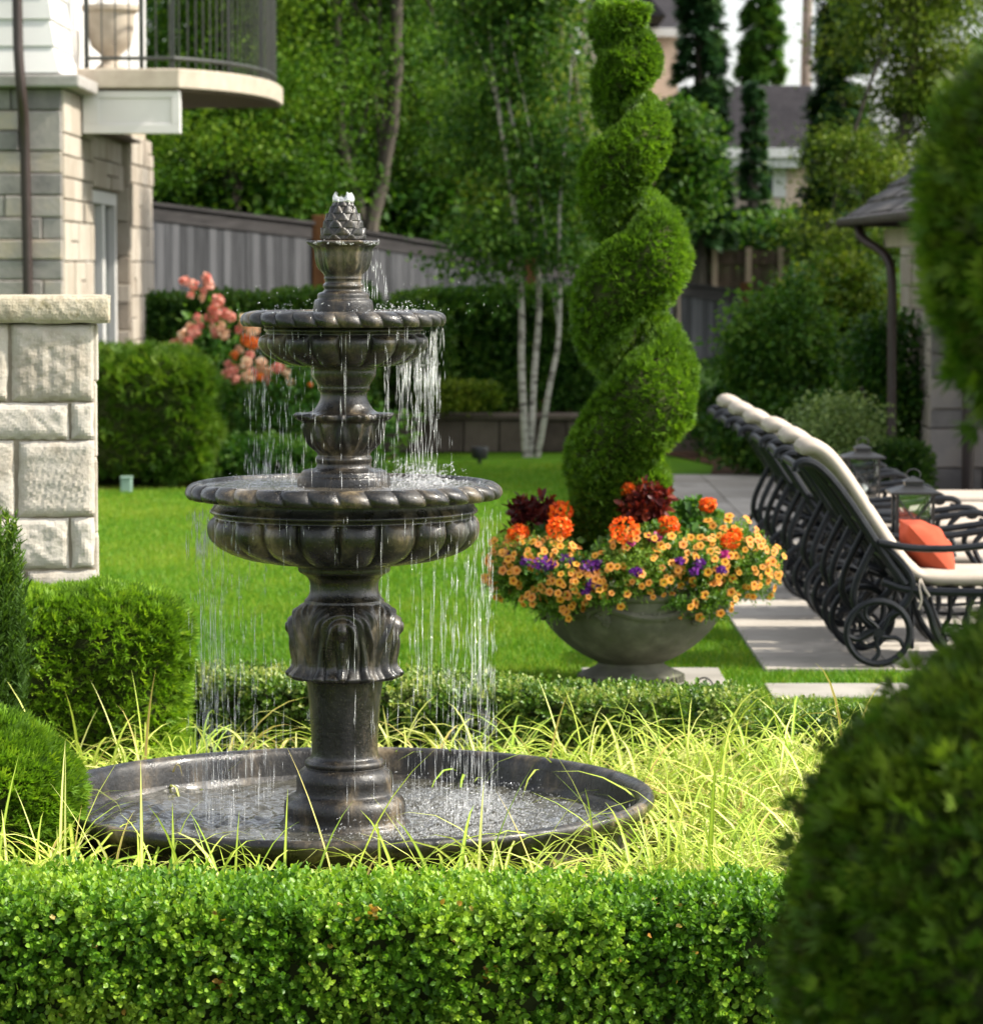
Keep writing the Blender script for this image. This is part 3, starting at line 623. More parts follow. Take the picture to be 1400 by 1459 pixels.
tag(mesh_np('water_splash', V, Fa, M['drops'], smooth=True), kind='stuff')
# bubbling water crown on the pinecone
nt_, nz_ = 60, 22; zz = np.linspace(0, 1, nz_)[:, None]; th = np.linspace(0, 2 * PI, nt_, endpoint=False)[None]
R = (15.5 - 5 * zz ** 2 + 2.0 * np.cos(th * 5) * zz + 1.5 * np.cos(th * 3 + 1)) * FS * (.55 + .45 * np.sqrt(np.clip(1 - (zz - .45) ** 2 * 1.2, 0, 1)))
Z = fz(288) + zz * (11 + 2.2 * np.cos(th * 2 + .4) + 2.2 * np.cos(th * 3 + 2) + 1.5 * np.cos(th * 7)) * FS
V = np.stack([FX + R * np.cos(th), FD + R * np.sin(th), Z], -1).reshape(-1, 3); i = np.arange(nz_ - 1)[:, None] * nt_; j = np.arange(nt_)[None]; j2 = (j + 1) % nt_
tag(mesh_np('water_bubble', V, np.stack([i + j, i + j2, i + nt_ + j2, i + nt_ + j], -1).reshape(-1, 4), M['bubble'], smooth=True), kind='stuff')

# ------------------------------------------------------------------ clipped hedges and shrubs near the fountain
def core(name, c, h, r, parent, rotz=0.0, sub=8):
    n = 14; u = np.linspace(-1, 1, n); Vs = []; Fs = []; b = 0
    for ax in range(3):
        for sg in (-1, 1):
            A, B = np.meshgrid(u, u); p = np.zeros((n * n, 3)); p[:, ax] = sg; p[:, (ax + 1) % 3] = A.ravel(); p[:, (ax + 2) % 3] = B.ravel() * sg
            i = np.arange(n - 1)[None] + n * np.arange(n - 1)[:, None]
            Fs.append(np.stack([i, i + 1, i + n + 1, i + n], -1).reshape(-1, 4) + b); Vs.append(p); b += n * n
    p = np.vstack(Vs) * np.array(h); r = min(r, min(h)); q = np.clip(p, -np.array(h) + r, np.array(h) - r); p = q + unit(p - q + 1e-9) * r
    co, si = math.cos(rotz), math.sin(rotz); R = np.array([[co, -si, 0], [si, co, 0], [0, 0, 1]])
    return mesh_np(name, p @ R.T + np.array(c), np.vstack(Fs), M['twig'], parent)
def box_hedge(label, c, h, n, rotz=0.0, m='box', leaf=.017, k=8, group=None, depth=.03, cat='hedge', faces='xXyYZ', r=.045):
    t = thing('boxwood_hedge', label, cat, (c[0], c[1], 0), group)
    P, N = rbox(n, c, h, r, rotz, faces)
    P = P + N * (wob(P, 3.0, int(abs(c[1] * 31))) * .016 + np.minimum(wob(P, 19.0, 7), .4) * .014)[:, None]
    sprig_mesh('foliage', P, N, M[m], t, leaf=leaf, k=k, depth=depth, seed=int(abs(c[0] * 17)))
    core('branches', c, (h[0] - .045, h[1] - .045, h[2] - .045), .03, t, rotz)
    return t
# long front hedge in two runs of one clipped row
hx0, hx1 = -1.75, 1.45; hz = .338
fh = box_hedge('long clipped boxwood hedge across the foreground below the pool', ((hx0 + hx1) / 2, 8.30, hz / 2 - .02), ((hx1 - hx0) / 2, .20, hz / 2 + .02), 14500, leaf=.0215, k=8, faces='XyYZ', depth=.062)
# dry and yellowed sprigs among the leaves
P = np.array([at(532, 1302, 8.09), at(318, 1405, 8.09), at(700, 1392, 8.09), at(195, 1285, 8.09)]); 
def dry(ps, parent, n, m, sig):
    P = np.repeat(ps, n, 0) + rng.normal(size=(len(ps) * n, 3)) * sig; mm = len(P)
    V, Fa, a = scatter(LEAF_V, LEAF_F, P, rnd3(mm) + np.array([0, -.8, .3]), rnd3(mm) + np.array([0, -1, 0]), np.full(mm, .019), rng.random(mm))
    return mesh_np('dry_leaf', V, Fa, m, parent, attrs={'rnd': a})
M['dry'] = leafmat('dry_leaf', (.30,.14,.025), (.48,.28,.05), (.60,.45,.12), trans=.3)
dry(P[:1], fh, 22, M['dry'], .012); dry(P[1:2], fh, 14, M['dry'], .011); dry(P[2:3], fh, 14, M['dry'], .011)
Pd, Nd = rbox(120, ((hx0 + hx1) / 2, 8.30, hz / 2), ((hx1 - hx0) / 2, .212, hz / 2 + .005), .04, faces='yZ'); dry(Pd, fh, 1, M['dry'], .004)['kind'] = 'stuff'
# rear hedge, a low row running obliquely behind the pool, and its short continuation
a, b = np.array([-1.30, 13.02]), np.array([.93, 12.18])
def oblique(a, b, label, n, hh=.325, half=.17):
    m_ = (a + b) / 2; d = b - a; L_ = np.linalg.norm(d)
    return box_hedge(label, (m_[0], m_[1], hh / 2 - .01), (L_ / 2, half, hh / 2 + .01), n, math.atan2(d[1], d[0]), m='box_back', leaf=.021, k=7, depth=.04)
oblique(a, b, 'low boxwood hedge with pale clipped top between sedge and lawn, behind the fountain', 8200)
oblique(np.array([1.0, 12.08]), np.array([2.1, 11.7]), 'short low boxwood hedge right of the gap, beside the concrete path', 3400, hh=.285)
# rounded square arborvitae bush, left of the pool
def thuja_bush(name, label, c, h, r, n, size, m='thuja', rotz=0.0, cat='shrub', depth=.05, up=.35, faces='xXyYZ', group=None):
    t = thing(name, label, cat, (c[0], c[1], 0), group)
    P, N = rbox(n, c, h, r, rotz, faces); P = P + N * wob(P, 4.0, int(abs(c[0] * 41)))[:, None] * .018
    spray_mesh('foliage', P, N, M[m], t, size, up=up, depth=depth, seed=int(abs(c[1] * 7)))
    core('branches', c, tuple(v - .05 for v in h), max(.02, r - .05), t, rotz)
    return t
c = at(112, 945, 12.4)
thuja_bush('arborvitae_shrub', 'low square clipped arborvitae bush in front of the stone pillar', (c[0], 12.45, .345), (.39, .36, .345), .18, 17000, .042, rotz=.1)
c = at(-22, 1143, 9.65)
thuja_bush('arborvitae_ball', 'round clipped arborvitae ball at the left edge by the pool rim', (c[0], 9.65, c[2] - .02), (.272, .272, .272), .272, 13000, .041, m='thuja', faces='xXyYZz')
mb = MB(); 
# the bush left of the lawn by the house, further back
c = at(185, 607, 28.8)
thuja_bush('rounded_shrub', 'broad dark green rounded bush below the house corner pier', (c[0] - .05, 29.2, .56), (.72, .6, .56), .32, 9000, .10, m='thuja_dark', depth=.12)
# upright yew at the left edge
yc = at(8, 800, 11.6)
yt = thing('upright_yew', 'dark upright yew with spiky shoots in front of the stone pillar', 'shrub', (yc[0], 11.6, 0))
P, N, D = [], [], []
for i in range(190):
    bx = yc[0] - .012 + rng.normal() * .03; by = 11.6 + rng.normal() * .06; z0 = rng.uniform(.28, .75); L_ = rng.uniform(.18, .36)
    dx, dy = rng.normal() * .05 + (bx - yc[0]) * .7, rng.normal() * .10
    k = int(L_ / .0045); tt = np.linspace(0, 1, k)[:, None]
    pts = np.array([bx, by, z0]) + tt * np.array([dx * L_, dy * L_, L_])
    pts[:, 2] = np.minimum(pts[:, 2], 1.27)
    P.append(pts); dd = rnd3(k); dd[:, 2] = np.abs(dd[:, 2]) + .5; D.append(dd)
P, D = np.vstack(P), np.vstack(D); m = len(P)
ND_V = np.array([(-.07,0,0),(.07,0,0),(.05,.8,.02),(0,1,.03),(-.05,.8,.02)]); ND_F = np.array([(0,1,2,4)])
V, Fa, a = scatter(np.array([(-.11,0,0),(.11,0,0),(.05,1,.04),(-.05,1,.04)]), np.array([(0,1,2,3)]), P, D, rnd3(m), rng.uniform(.024, .040, m), np.clip((P[:, 2] - .5) * .9 + rng.normal(size=m) * .2, 0, 1))
mesh_np('foliage', V, Fa, M['yew'], yt, attrs={'rnd': a})
mb = MB(); mb.tube([(yc[0] - .04, 11.65, 0), (yc[0] - .03, 11.62, .4), (yc[0], 11.6, .8)], [.02, .016, .008]); mb.tube([(yc[0] - .04, 11.65, .1), (yc[0] - .1, 11.62, .7)], [.014, .008]); mb.build('stem', M['bark'], yt)

# ------------------------------------------------------------------ near topiary at the right edge
tc_ = at(1650, 1338, 4.5); tu = at(1704, 322, 4.5)
tp = thing('pompom_topiary', 'tall clipped pompom topiary, dark and close at the right edge', 'topiary', (tc_[0], 4.5, 0))
def pom(name, c, r, n):
    P, N = ellips(n, c, (r, r, r)); k_ = (wob(P, 13.0, 41) < 1.0) | (rng.random(len(P)) < .3); P, N = P[k_], N[k_]; P = P + N * (wob(P, 5.0, int(c[2] * 10)) * .022 + (rng.random(len(P)) < .03) * .03)[:, None]
    o = spray_mesh(name, P, N, M['thuja_near'], tp, .038, depth=.05, seed=int(c[2] * 9)); core('branches', c, (r - .06,) * 3, r - .06, o)
pom('foliage_ball', (tc_[0], 4.5, tc_[2]), .48, 30000)
pom('foliage_ball', (tu[0] + .0, 4.5, tu[2] + .0), .352, 19000)
mb = MB(); mb.tube([(tc_[0], 4.5, 0), (tc_[0] + .01, 4.5, 1.0), (tu[0], 4.5, 2.0)], [.05, .042, .03], 10); mb.build('trunk', M['bark'], tp)

# ------------------------------------------------------------------ sedge around the pool
def sedge(n_cl, per, region, Lr, seed):
    g = np.random.default_rng(seed); cs = []
    while len(cs) < n_cl:
        p = np.array([g.uniform(-1.6, 1.6), g.uniform(8.4, 12.9)])
        if region(p): cs.append(p)
    cs = np.array(cs); m = n_cl * per
    L_ = np.repeat(g.uniform(*Lr, n_cl), per) * g.uniform(.55, 1.2, m)
    base = np.repeat(cs, per, 0) + g.normal(size=(m, 2)) * .020
    base_r = np.hypot(base[:, 0] - FX, base[:, 1] - FD); bad = base_r < .955
    base[bad] = np.array([FX, FD]) + (base[bad] - np.array([FX, FD])) / base_r[bad][:, None] * .965
    az = g.uniform(0, 2 * PI, m); e0 = np.radians(g.uniform(50, 88, m)); bend = np.radians(g.uniform(70, 200, m)); stiff = g.random(m) < .03; bend[stiff] *= .25; L_[stiff] *= 1.1
    S = 8; pts = np.zeros((m, S + 1, 3)); pts[:, 0, :2] = base
    for i in range(S):
        e = e0 - bend * ((i + .5) / S) ** 1.7; st = L_ / S
        pts[:, i + 1, 0] = pts[:, i, 0] + np.cos(e) * np.cos(az) * st; pts[:, i + 1, 1] = pts[:, i, 1] + np.cos(e) * np.sin(az) * st; pts[:, i + 1, 2] = pts[:, i, 2] + np.sin(e) * st
    pts[:, :, 2] = np.maximum(pts[:, :, 2], .02 + .03 * g.random((m, 1)))
    tw = g.normal(size=m) * .5
    side = np.stack([-np.sin(az), np.cos(az), tw * .6], 1); side = unit(side)
    s = np.linspace(0, 1, S + 1); wd = (1 - s ** 2.2) * .9 + .02; w0 = g.uniform(.0040, .0095, m)
    V = np.zeros((m, S + 1, 3, 3))
    for c_, k in enumerate((-1, 0, 1)):
        V[:, :, c_] = pts + side[:, None] * (k * w0[:, None] * wd[None])[..., None]
        if k == 0: V[:, :, c_, 2] -= (w0[:, None] * wd[None]) * .35
    idx = np.arange(S + 1)[:, None] * 3 + np.arange(3)[None]
    q = []
    for i in range(S):
        for c_ in range(2): q.append((idx[i, c_], idx[i, c_ + 1], idx[i + 1, c_ + 1], idx[i + 1, c_]))
    q = np.array(q); Fa = (q[None] + (np.arange(m) * (S + 1) * 3)[:, None, None]).reshape(-1, 4)
    rn = np.clip(np.repeat(g.normal(.46, .28, n_cl), per) + g.normal(size=m) * .22, 0, 1)
    return V.reshape(-1, 3), Fa, np.tile(np.array([1, 0, 1.0]), m * (S + 1)), np.repeat(rn, (S + 1) * 3)
def back_line(p): return 12.82 + (p[0] + 1.30) * (12.0 - 12.82) / 2.23
def reg(p):
    r = np.hypot(p[0] - FX, p[1] - FD)
    if r < .985 or p[1] < 8.56 or p[1] > back_line(p) - (.40 if p[0] < .55 else .20): return False
    if p[0] < -.86 and p[1] > 11.95: return False
    if np.hypot(p[0] + 1.44, p[1] - 9.65) < .3: return False
    return True
def reg_right(p): return reg(p) and p[0] > .42 and p[1] > 8.6
def reg_front(p): return reg(p) and p[1] < 9.35
Vs, Fs, A, R_ = [], [], [], []; b = 0
for args in ((350, 20, reg, (.32, .55), 5), (165, 22, reg_right, (.36, .60), 6), (300, 17, reg_front, (.32, .58), 7)):
    v, f, a, r = sedge(*args); Vs.append(v); Fs.append(f + b); A.append(a); R_.append(r); b += len(v)
tag(mesh_np('sedge_grass', np.vstack(Vs), np.vstack(Fs), M['sedge'], attrs={'across': np.concatenate(A), 'rnd': np.concatenate(R_)}), kind='stuff')

# ------------------------------------------------------------------ stone pillar, left
PD = 12.9
def px2(px, py, d): p = at(px, py, d); return p[0], p[2]
def rock_block(mb, x0, x1, z0, z1, y, g, dep=.035, cell=.010, top=False):
    nx, nz = max(4, int((x1 - x0) / cell)), max(4, int((z1 - z0) / cell))
    X, Z = np.meshgrid(np.linspace(x0, x1, nx), np.linspace(z0, z1, nz)); P = np.stack([X.ravel(), X.ravel() * 0 + g * 7, Z.ravel()], 1)
    ed = np.minimum(np.minimum(X - x0, x1 - X), np.minimum(Z - z0, z1 - Z)); f = 1 - np.exp(-ed / .016)
    h = f * (dep * .55 + dep * .07 * wob(P, 9, g).reshape(X.shape) + dep * .10 * wob(P, 34, g + 50).reshape(X.shape) + dep * .05 * wob(P, 70, g + 90, 14).reshape(X.shape))
    jx = (wob(P, 30, g + 7) * .003).reshape(X.shape) * (ed < cell); jz = (wob(P, 30, g + 8) * .003).reshape(X.shape) * (ed < cell)
    vs = np.stack([X + jx, y - h, Z + jz], -1).reshape(-1, 3)
    fs = [(j*nx+i, j*nx+i+1, (j+1)*nx+i+1, (j+1)*nx+i) for j in range(nz-1) for i in range(nx-1)]
    mb.cr = float(np.random.default_rng(g).random()); mb.add(vs, fs)
    yb = y + .05
    bd = [i for i in range(nx)] + [j*nx+nx-1 for j in range(1, nz)] + [(nz-1)*nx+i for i in range(nx-2, -1, -1)] + [j*nx for j in range(nz-2, 0, -1)]
    bv = [vs[i] for i in bd]; k = len(bv); mb.add(list(bv) + [(p[0], yb, p[2]) for p in bv], [(i, k+i, k+(i+1)%k, (i+1)%k) for i in range(k)])
pil = thing('stone_pillar', 'pale rough stone block pillar with split stone cap at the left', 'pillar', (px2(60, 900, PD)[0], PD + .3, 0))
mb = MB()
rows = [(462, 571, [(-160, -45), (-41, 13), (17, 134)]), (574, 625, [(-120, 98), (102, 134)]), (628, 735, [(-120, 22), (27, 135)]),
        (738, 809, [(-120, -28), (-24, 98), (102, 135)]), (813, 868, [(-120, 36), (40, 137)]), (871, 985, [(-120, 10), (14, 137)]), (988, 1085, [(-120, 70), (74, 137)])]
g = 1
for y0, y1, bl in rows:
    for a, b in bl:
        x0, z1 = px2(a, y0, PD); x1, z0 = px2(b, y1, PD); rock_block(mb, x0, x1, max(z0, 0), z1, PD, g); g += 1
mb.build('block_facing', M['pillar'], pil)
x0, zt = px2(-160, 462, PD); x1, _ = px2(132, 462, PD)
mb = MB(); mb.box((x0, PD + .012, 0), (x1, PD + .62, zt)); mb.build('mortar_core', M['mortar'], pil)
mb = MB()
for k in range(6): # right-hand side blocks of the pillar
    z0 = k * .29; mb.cr = rng.random(); mb.box((x1 - .02, PD + .03, z0 + .004), (x1 + .014 + rng.uniform(0, .008), PD + .60, min(z0 + .285, zt)))
mb.build('side_facing', M['pillar'], pil, bevel=.008)
mb = MB(); cx0, cz1 = px2(-160, 421, PD - .04); cx1, cz0 = px2(156, 460, PD - .04)
rock_block(mb, cx0, cx1, cz0, cz1, PD - .03, 77, dep=.03)
mb.box((cx0, PD + .019, cz0), (cx1 - .004, PD + .68, cz1 - .002)); mb.build('cap', M['cap'], pil)
pil_a = math.radians(7.4); pv = np.array([px2(134, 600, PD)[0], PD]); o_ = WL[pil][:2] - pv   # turned slightly about its front right edge
pil.location = (pv[0] + o_[0] * math.cos(pil_a) - o_[1] * math.sin(pil_a), pv[1] + o_[0] * math.sin(pil_a) + o_[1] * math.cos(pil_a), 0); pil.rotation_euler = (0, 0, pil_a)

# ------------------------------------------------------------------ urn with spiral topiary and flowers
UD = 15.25; US = UD / F; UX = at(899, 900, UD)[0]
uz = lambda y: at(899, y, UD)[2]
urn = thing('stone_urn', 'large footed stone urn with grape swags on the concrete pad', 'urn', (UX, UD, 0.02))
prof = np.array([(0,983),(76,983),(77,975),(76,969),(72,967),(72,963),(74,960),(70,957),(60,953),(52,949),(48,946),(47,943),(50,941),(62,936),(80,926),(96,914),(110,901),(121,888),(128,874),(132,860),(134,850),(134,847),(138,845),(140,842),(140,838),(137,835),(128,835),(122,842),(100,850),(0,852)], float)
prof = chaikin(prof, 2); mb = MB(); zb = .021
mb.lathe([(max(r, .01) * US, max(uz(y), zb)) for r, y in prof], 96, (UX, UD, 0), cap=False); mb.build('bowl', M['urn'], urn, smooth=True)
mb = MB()
for k in range(46):
    a = 2 * PI * k / 46; p = np.array([UX + 74.5 * US * math.cos(a), UD + 74.5 * US * math.sin(a)])
    mb.tube([(p[0], p[1], uz(970)), (p[0] * .995 + UX * .005, p[1] * .995 + UD * .005, uz(960))], [.010, .008], 6)
mb.build('foot_moulding', M['urn'], urn, smooth=True)
def ico(c, r):
    ph = (1 + 5 ** .5) / 2; v = np.array([(-1,ph,0),(1,ph,0),(-1,-ph,0),(1,-ph,0),(0,-1,ph),(0,1,ph),(0,-1,-ph),(0,1,-ph),(ph,0,-1),(ph,0,1),(-ph,0,-1),(-ph,0,1)]); v = unit(v) * r + np.array(c)
    f = [(0,11,5),(0,5,1),(0,1,7),(0,7,10),(0,10,11),(1,5,9),(5,11,4),(11,10,2),(10,7,6),(7,1,8),(3,9,4),(3,4,2),(3,2,6),(3,6,8),(3,8,9),(4,9,5),(2,4,11),(6,2,10),(8,6,7),(9,8,1)]
    return v, f
for k in range(6):
    mb = MB(); a0 = -PI / 2 + .72 + k * PI / 3
    for i in range(34):
        t = rng.random(); a = a0 + rng.normal() * .05 * (1.3 - t); y = 846 + 32 * t; r = np.interp(y, [835, 850, 874, 888], [139, 135, 129, 122]) + 2
        v, f = ico((UX + r * US * math.cos(a), UD + r * US * math.sin(a), uz(y)), .0145); mb.add(v, f)
    pts = []
    for i in range(15):
        t = i / 14; a = a0 + t * PI / 3; y = 852 + 16 * math.sin(t * PI); r = np.interp(y, [835, 850, 874, 888], [139, 135, 129, 122]); pts.append((UX + r * US * math.cos(a), UD + r * US * math.sin(a), uz(y)))
    mb.tube(pts, .016, 6)
    for i in range(14):
        p = np.array(pts[i]); v, f = ico(p + np.array([rng.normal() * .008, 0, rng.normal() * .014]), .013); mb.add(v, f)
    mb.build('grape_swag', M['urn'], urn, smooth=True)
mb = MB(); mb.lathe([(.005, uz(846)), (118 * US, uz(846)), (118 * US, uz(850)), (.005, uz(850))], 40, (UX, UD, 0)); mb.build('potting_soil', M['soil'], urn)

sp = thing('spiral_topiary', 'tall green arborvitae clipped to a spiral in the flower urn', 'topiary', (UX, UD, uz(850)))
axis_x = lambda z: np.interp(z, [uz(760), uz(600), uz(300), uz(0), uz(-160)], [at(888, 760, UD)[0], at(902, 600, UD)[0], at(898, 300, UD)[0], at(889, 0, UD)[0], at(888, -160, UD)[0]])
# helix: (pixel row of the tube centre at the front, turns), front crossings measured in the photo
ys_ = np.array([790, 655, 590, 395, 228, 104, 18, -50, -110, -160]); turns = np.array([-.72, -.25, 0, 1, 2, 3, 4, 5, 6, 7.0])
zs_ = np.array([uz(v) for v in ys_])
hw = lambda z: np.interp(z, [uz(720), uz(640), uz(560), uz(330), uz(200), uz(60), uz(-160)], [78, 92, 94, 85, 62, 42, 16]) * US
def helix(tn, psi, shrink=0.0):
    z = np.interp(tn, turns, zs_); a = -PI / 2 + tn * 2 * PI
    pitch = np.interp(tn, turns[1:], np.gradient(zs_[1:], turns[1:])); pitch = np.clip(pitch, .22, .66)
    h = hw(z) * .95; Rc = h * .46; aa = h * .55 - shrink; bb = pitch * .375 - shrink
    rr = Rc + aa * np.cos(psi); zz = z + bb * np.sin(psi)
    rad = np.stack([np.cos(a), np.sin(a), 0 * a], -1); nz = np.stack([np.cos(a) * np.cos(psi) / aa, np.sin(a) * np.cos(psi) / aa, np.sin(psi) / bb], -1)
    P = np.stack([axis_x(zz) + rr * np.cos(a), UD + rr * np.sin(a), zz], -1); nz = unit(nz); P = P + nz * (wob(P.reshape(-1, 3), 7.0, 21).reshape(P.shape[:-1]) * .019)[..., None]; return P, nz
m = 66000; tn = np.interp(rng.random(m), np.linspace(0, 1, 9), [-.55, -.2, .25, .8, 1.4, 2.05, 2.9, 4.2, 7.0]); psi = rng.uniform(-PI, PI, m) * .85
P, N = helix(tn, psi); k = (P[:, 2] < 3.05) & ((wob(P, 15.0, 31) < .95) | (rng.random(len(P)) < .25)); P, N = P[k], N[k]
spray_mesh('foliage', P, N, M['thuja_spiral'], sp, .036, up=.5, depth=.045, seed=4)
tg = np.linspace(-.55, 7, 520); pg = np.linspace(-PI, PI, 17)[:-1]; T_, G_ = np.meshgrid(tg, pg, indexing='ij'); P, _ = helix(T_.ravel(), G_.ravel(), .035)
i = np.arange(519)[:, None] * 16; j = np.arange(16)[None]; j2 = (j + 1) % 16
mesh_np('branches', P, np.stack([i + j, i + j2, i + 16 + j2, i + 16 + j], -1).reshape(-1, 4), M['twig'], sp)
mb = MB(); mb.tube([(axis_x(z), UD, z) for z in np.linspace(uz(848), 3.0, 14)], np.linspace(.028, .008, 14), 8); mb.build('trunk', M['twig'], sp)
P, N = rbox(5200, (at(884, 735, UD)[0], UD, uz(728)), (62 * US, 62 * US, 70 * US), .10); spray_mesh('skirt_foliage', P, N, M['thuja_spiral'], sp, .045, up=.6, depth=.04, seed=8)

# --- flowers in the urn
def flower_disc(n=12, petals=5):
    v = [(0, 0, -.16)]; rad = [0.0]
    for ring_, (rr, zz_) in enumerate(((.22, -.10), (.36, .0), (.72, .07), (1.0, .02))):
        for k in range(n * 2):
            a = 2 * PI * k / (n * 2); s = 1 + (.10 * math.cos(petals * a) if ring_ >= 2 else 0); v.append((rr * s * math.cos(a), rr * s * math.sin(a), zz_)); rad.append(rr)
    n2 = n * 2; f = [(0, 1 + k, 1 + (k + 1) % n2) for k in range(n2)]
    for g in range(3):
        for k in range(n2): f.append((1 + g*n2 + k, 1 + (g+1)*n2 + k, 1 + (g+1)*n2 + (k+1) % n2, 1 + g*n2 + (k+1) % n2))
    return np.array(v), f, rad
fv, ff, frad = flower_disc()
fme = bpy.data.meshes.new('ringed_flower'); fme.from_pydata([tuple(p) for p in fv], [], ff)
at_ = fme.attributes.new('rad', 'FLOAT', 'POINT'); at_.data.foreach_set('value', np.array(frad, np.float32)); fme.materials.append(M['cali']); fme.polygons.foreach_set('use_smooth', np.ones(len(ff), bool))
def trailing(label, blobs, nfl, nleaf, group):
    """blobs: (px, py, dy, rx px, ry px, rz m): mounds of small leaves; flowers sit on their outer face"""
    c0 = at(blobs[0][0], blobs[0][1], UD + blobs[0][2])
    t = thing('trailing_petunia', label, 'flowers', (c0[0], c0[1], c0[2]), group)
    w = np.array([b[3] * b[4] for b in blobs], float); w /= w.sum(); Ps, Ns = [], []; fl = []
    for b, q in zip(blobs, w):
        c = at(b[0], b[1], UD + b[2]); rad = (b[3] * US, b[5], b[4] * US)
        P, N = ellips(int(nleaf * q), c, rad); P = c + (P - c) * (rng.random((len(P), 1)) ** .35); Ps.append(P); Ns.append(N)
        kf = max(3, int(round(nfl * q))); P, N = ellips(kf * 5, c, rad); s = np.where((N[:, 1] < .25) & (N[:, 2] > -.75))[0][:kf]
        fl += [(P[i] + N[i] * rng.uniform(.0, .03), N[i]) for i in s]
    P, N = np.vstack(Ps), np.vstack(Ns)
    sprig_mesh('foliage', P, N, M['pot_leaf'], t, leaf=.022, k=6, step=.008, depth=.05, seed=3, tmpl=(NARROW_V, LEAF_F))
    for p, nv in fl[:100]:
        o = bpy.data.objects.new('bloom', fme); C.objects.link(o); o.parent = t
        d = unit(nv + np.array([0, -.55, .25]) + rng.normal(size=3) * .22); o.location = Vector(p - WL[t]); s = rng.uniform(.0125, .0215); o.scale = (s, s, s)
        o.rotation_mode = 'QUATERNION'; o.rotation_quaternion = Vector(d).to_track_quat('Z', 'Y')
    return t
G1 = 'trailing petunias around the urn rim'
trailing('left mound of yellow and peach petunias spilling over the urn', [(768, 808, -.24, 62, 36, .16), (788, 858, -.34, 36, 26, .09), (722, 800, -.05, 28, 36, .16), (748, 772, -.12, 30, 16, .12)], 96, 1500, G1)
trailing('middle mound of yellow ringed petunias spilling over the urn front', [(898, 818, -.40, 66, 38, .12), (868, 850, -.44, 30, 14, .07), (925, 800, -.36, 60, 46, .12), (962, 858, -.40, 26, 12, .07), (890, 796, -.32, 40, 16, .1)], 98, 1500, G1)
trailing('right mound of peach petunias spreading wide past the urn', [(1022, 812, -.22, 66, 46, .17), (1070, 815, -.05, 38, 42, .16), (1008, 858, -.34, 40, 26, .09), (1035, 770, -.02, 44, 30, .18)], 98, 1700, G1)
trailing('small mound of yellow petunias between the left and middle mounds', [(832, 838, -.42, 26, 26, .07), (806, 832, -.40, 34, 30, .08)], 58, 500, G1)
trailing('mound of peach petunias along the right rim behind the front flowers', [(985, 800, -.34, 50, 34, .10), (1052, 800, -.22, 46, 46, .12), (1095, 806, -.05, 16, 26, .1)], 96, 1000, G1)
trailing('mound of peach petunias at the far left of the urn by the geraniums', [(735, 815, -.16, 36, 44, .14), (712, 822, -.08, 16, 26, .1), (770, 790, -.30, 44, 22, .1)], 84, 900, G1)
def floret_ball(mbP, c, r, n, size):
    u = rnd3(n); P = c + u * r * np.array([1, 1, .8]); return P, u
def geranium(label, heads, leaves_c, nl, group):
    t = thing('geranium', label, 'flowers', leaves_c[0], group); LP, LN = [], []
    for c, r in leaves_c_list(leaves_c): P, N = ellips(int(nl / max(1, len(leaves_c) // 2)), c, r); LP.append(P); LN.append(N)
    sprig_mesh('foliage', np.vstack(LP), np.vstack(LN), M['ger_leaf'], t, leaf=.05, k=3, step=.012, depth=.06, seed=2)
    for px, py, dy, rp in heads:
        c = at(px, py, UD + dy); r = rp * US; n = 190; u = rnd3(n); P = c + u * r * np.array([1, 1, .85]) * rng.uniform(.75, 1.0, (n, 1))
        V, Fa, a = scatter(LEAF_V * np.array([1.25, 1, .9]), LEAF_F, P, unit(np.cross(u, rnd3(n)) + u * .5), u + rnd3(n) * .35, np.full(n, .017) * rng.uniform(.8, 1.2, n), rng.random(n))
        mesh_np('flower_head', V, Fa, M['orange'], t, attrs={'rnd': a})
        mb = MB(); b = np.array([c[0] * .8 + UX * .2, c[1] * .7 + UD * .3, uz(835)]); mb.tube([b, (b + c) / 2 + np.array([0, 0, .02]), c], [.004, .0035, .003], 6); mb.build('flower_stem', M['ger_leaf'], t)
    return t
def leaves_c_list(l): return list(zip(l[0::2], l[1::2]))
GG = 'orange geraniums in the urn'
geranium('orange geranium with three flower heads beside the dark red leaves at left', [(799, 729, -.18, 16), (797, 752, -.30, 17), (738, 760, -.22, 14)], [at(780, 778, UD - .12), (.13, .10, .08)], 150, GG)
geranium('orange geranium with one big flower head in front of the spiral trunk', [(890, 754, -.42, 20)], [at(885, 788, UD - .26), (.13, .08, .09)], 130, GG)
geranium('orange geranium at right with heads above the yellow petunias', [(951, 749, -.34, 15), (1046, 762, -.25, 9), (1040, 772, -.32, 12), (896, 698, -.2, 10)], [at(985, 775, UD - .05), (.15, .12, .08)], 150, GG)
geranium('tall single orange geranium head standing clear at the back right', [(1008, 720, .05, 11)], [at(985, 745, UD + .15), (.13, .10, .09)], 170, GG)
def coleus(label, c, r, n, heads=()):
    t = thing('coleus', label, 'plant', c, 'dark red coleus in the urn'); P, N = ellips(n, c, r); P = c + (P - c) * rng.random((len(P), 1)) ** .4
    sprig_mesh('foliage', P, N + np.array([0, 0, .4]), M['coleus'], t, leaf=.058, k=4, step=.012, depth=.05, seed=6, tmpl=(NARROW_V * np.array([1.1,1,1]), LEAF_F))
    mb = MB(); mb.tube([(c[0], c[1], uz(840)), c], [.006, .004], 6); mb.build('stem', M['coleus'], t)
coleus('dark red leafy coleus at the left of the urn behind the geraniums', at(762, 736, UD - .04), (.105, .07, .085), 180)
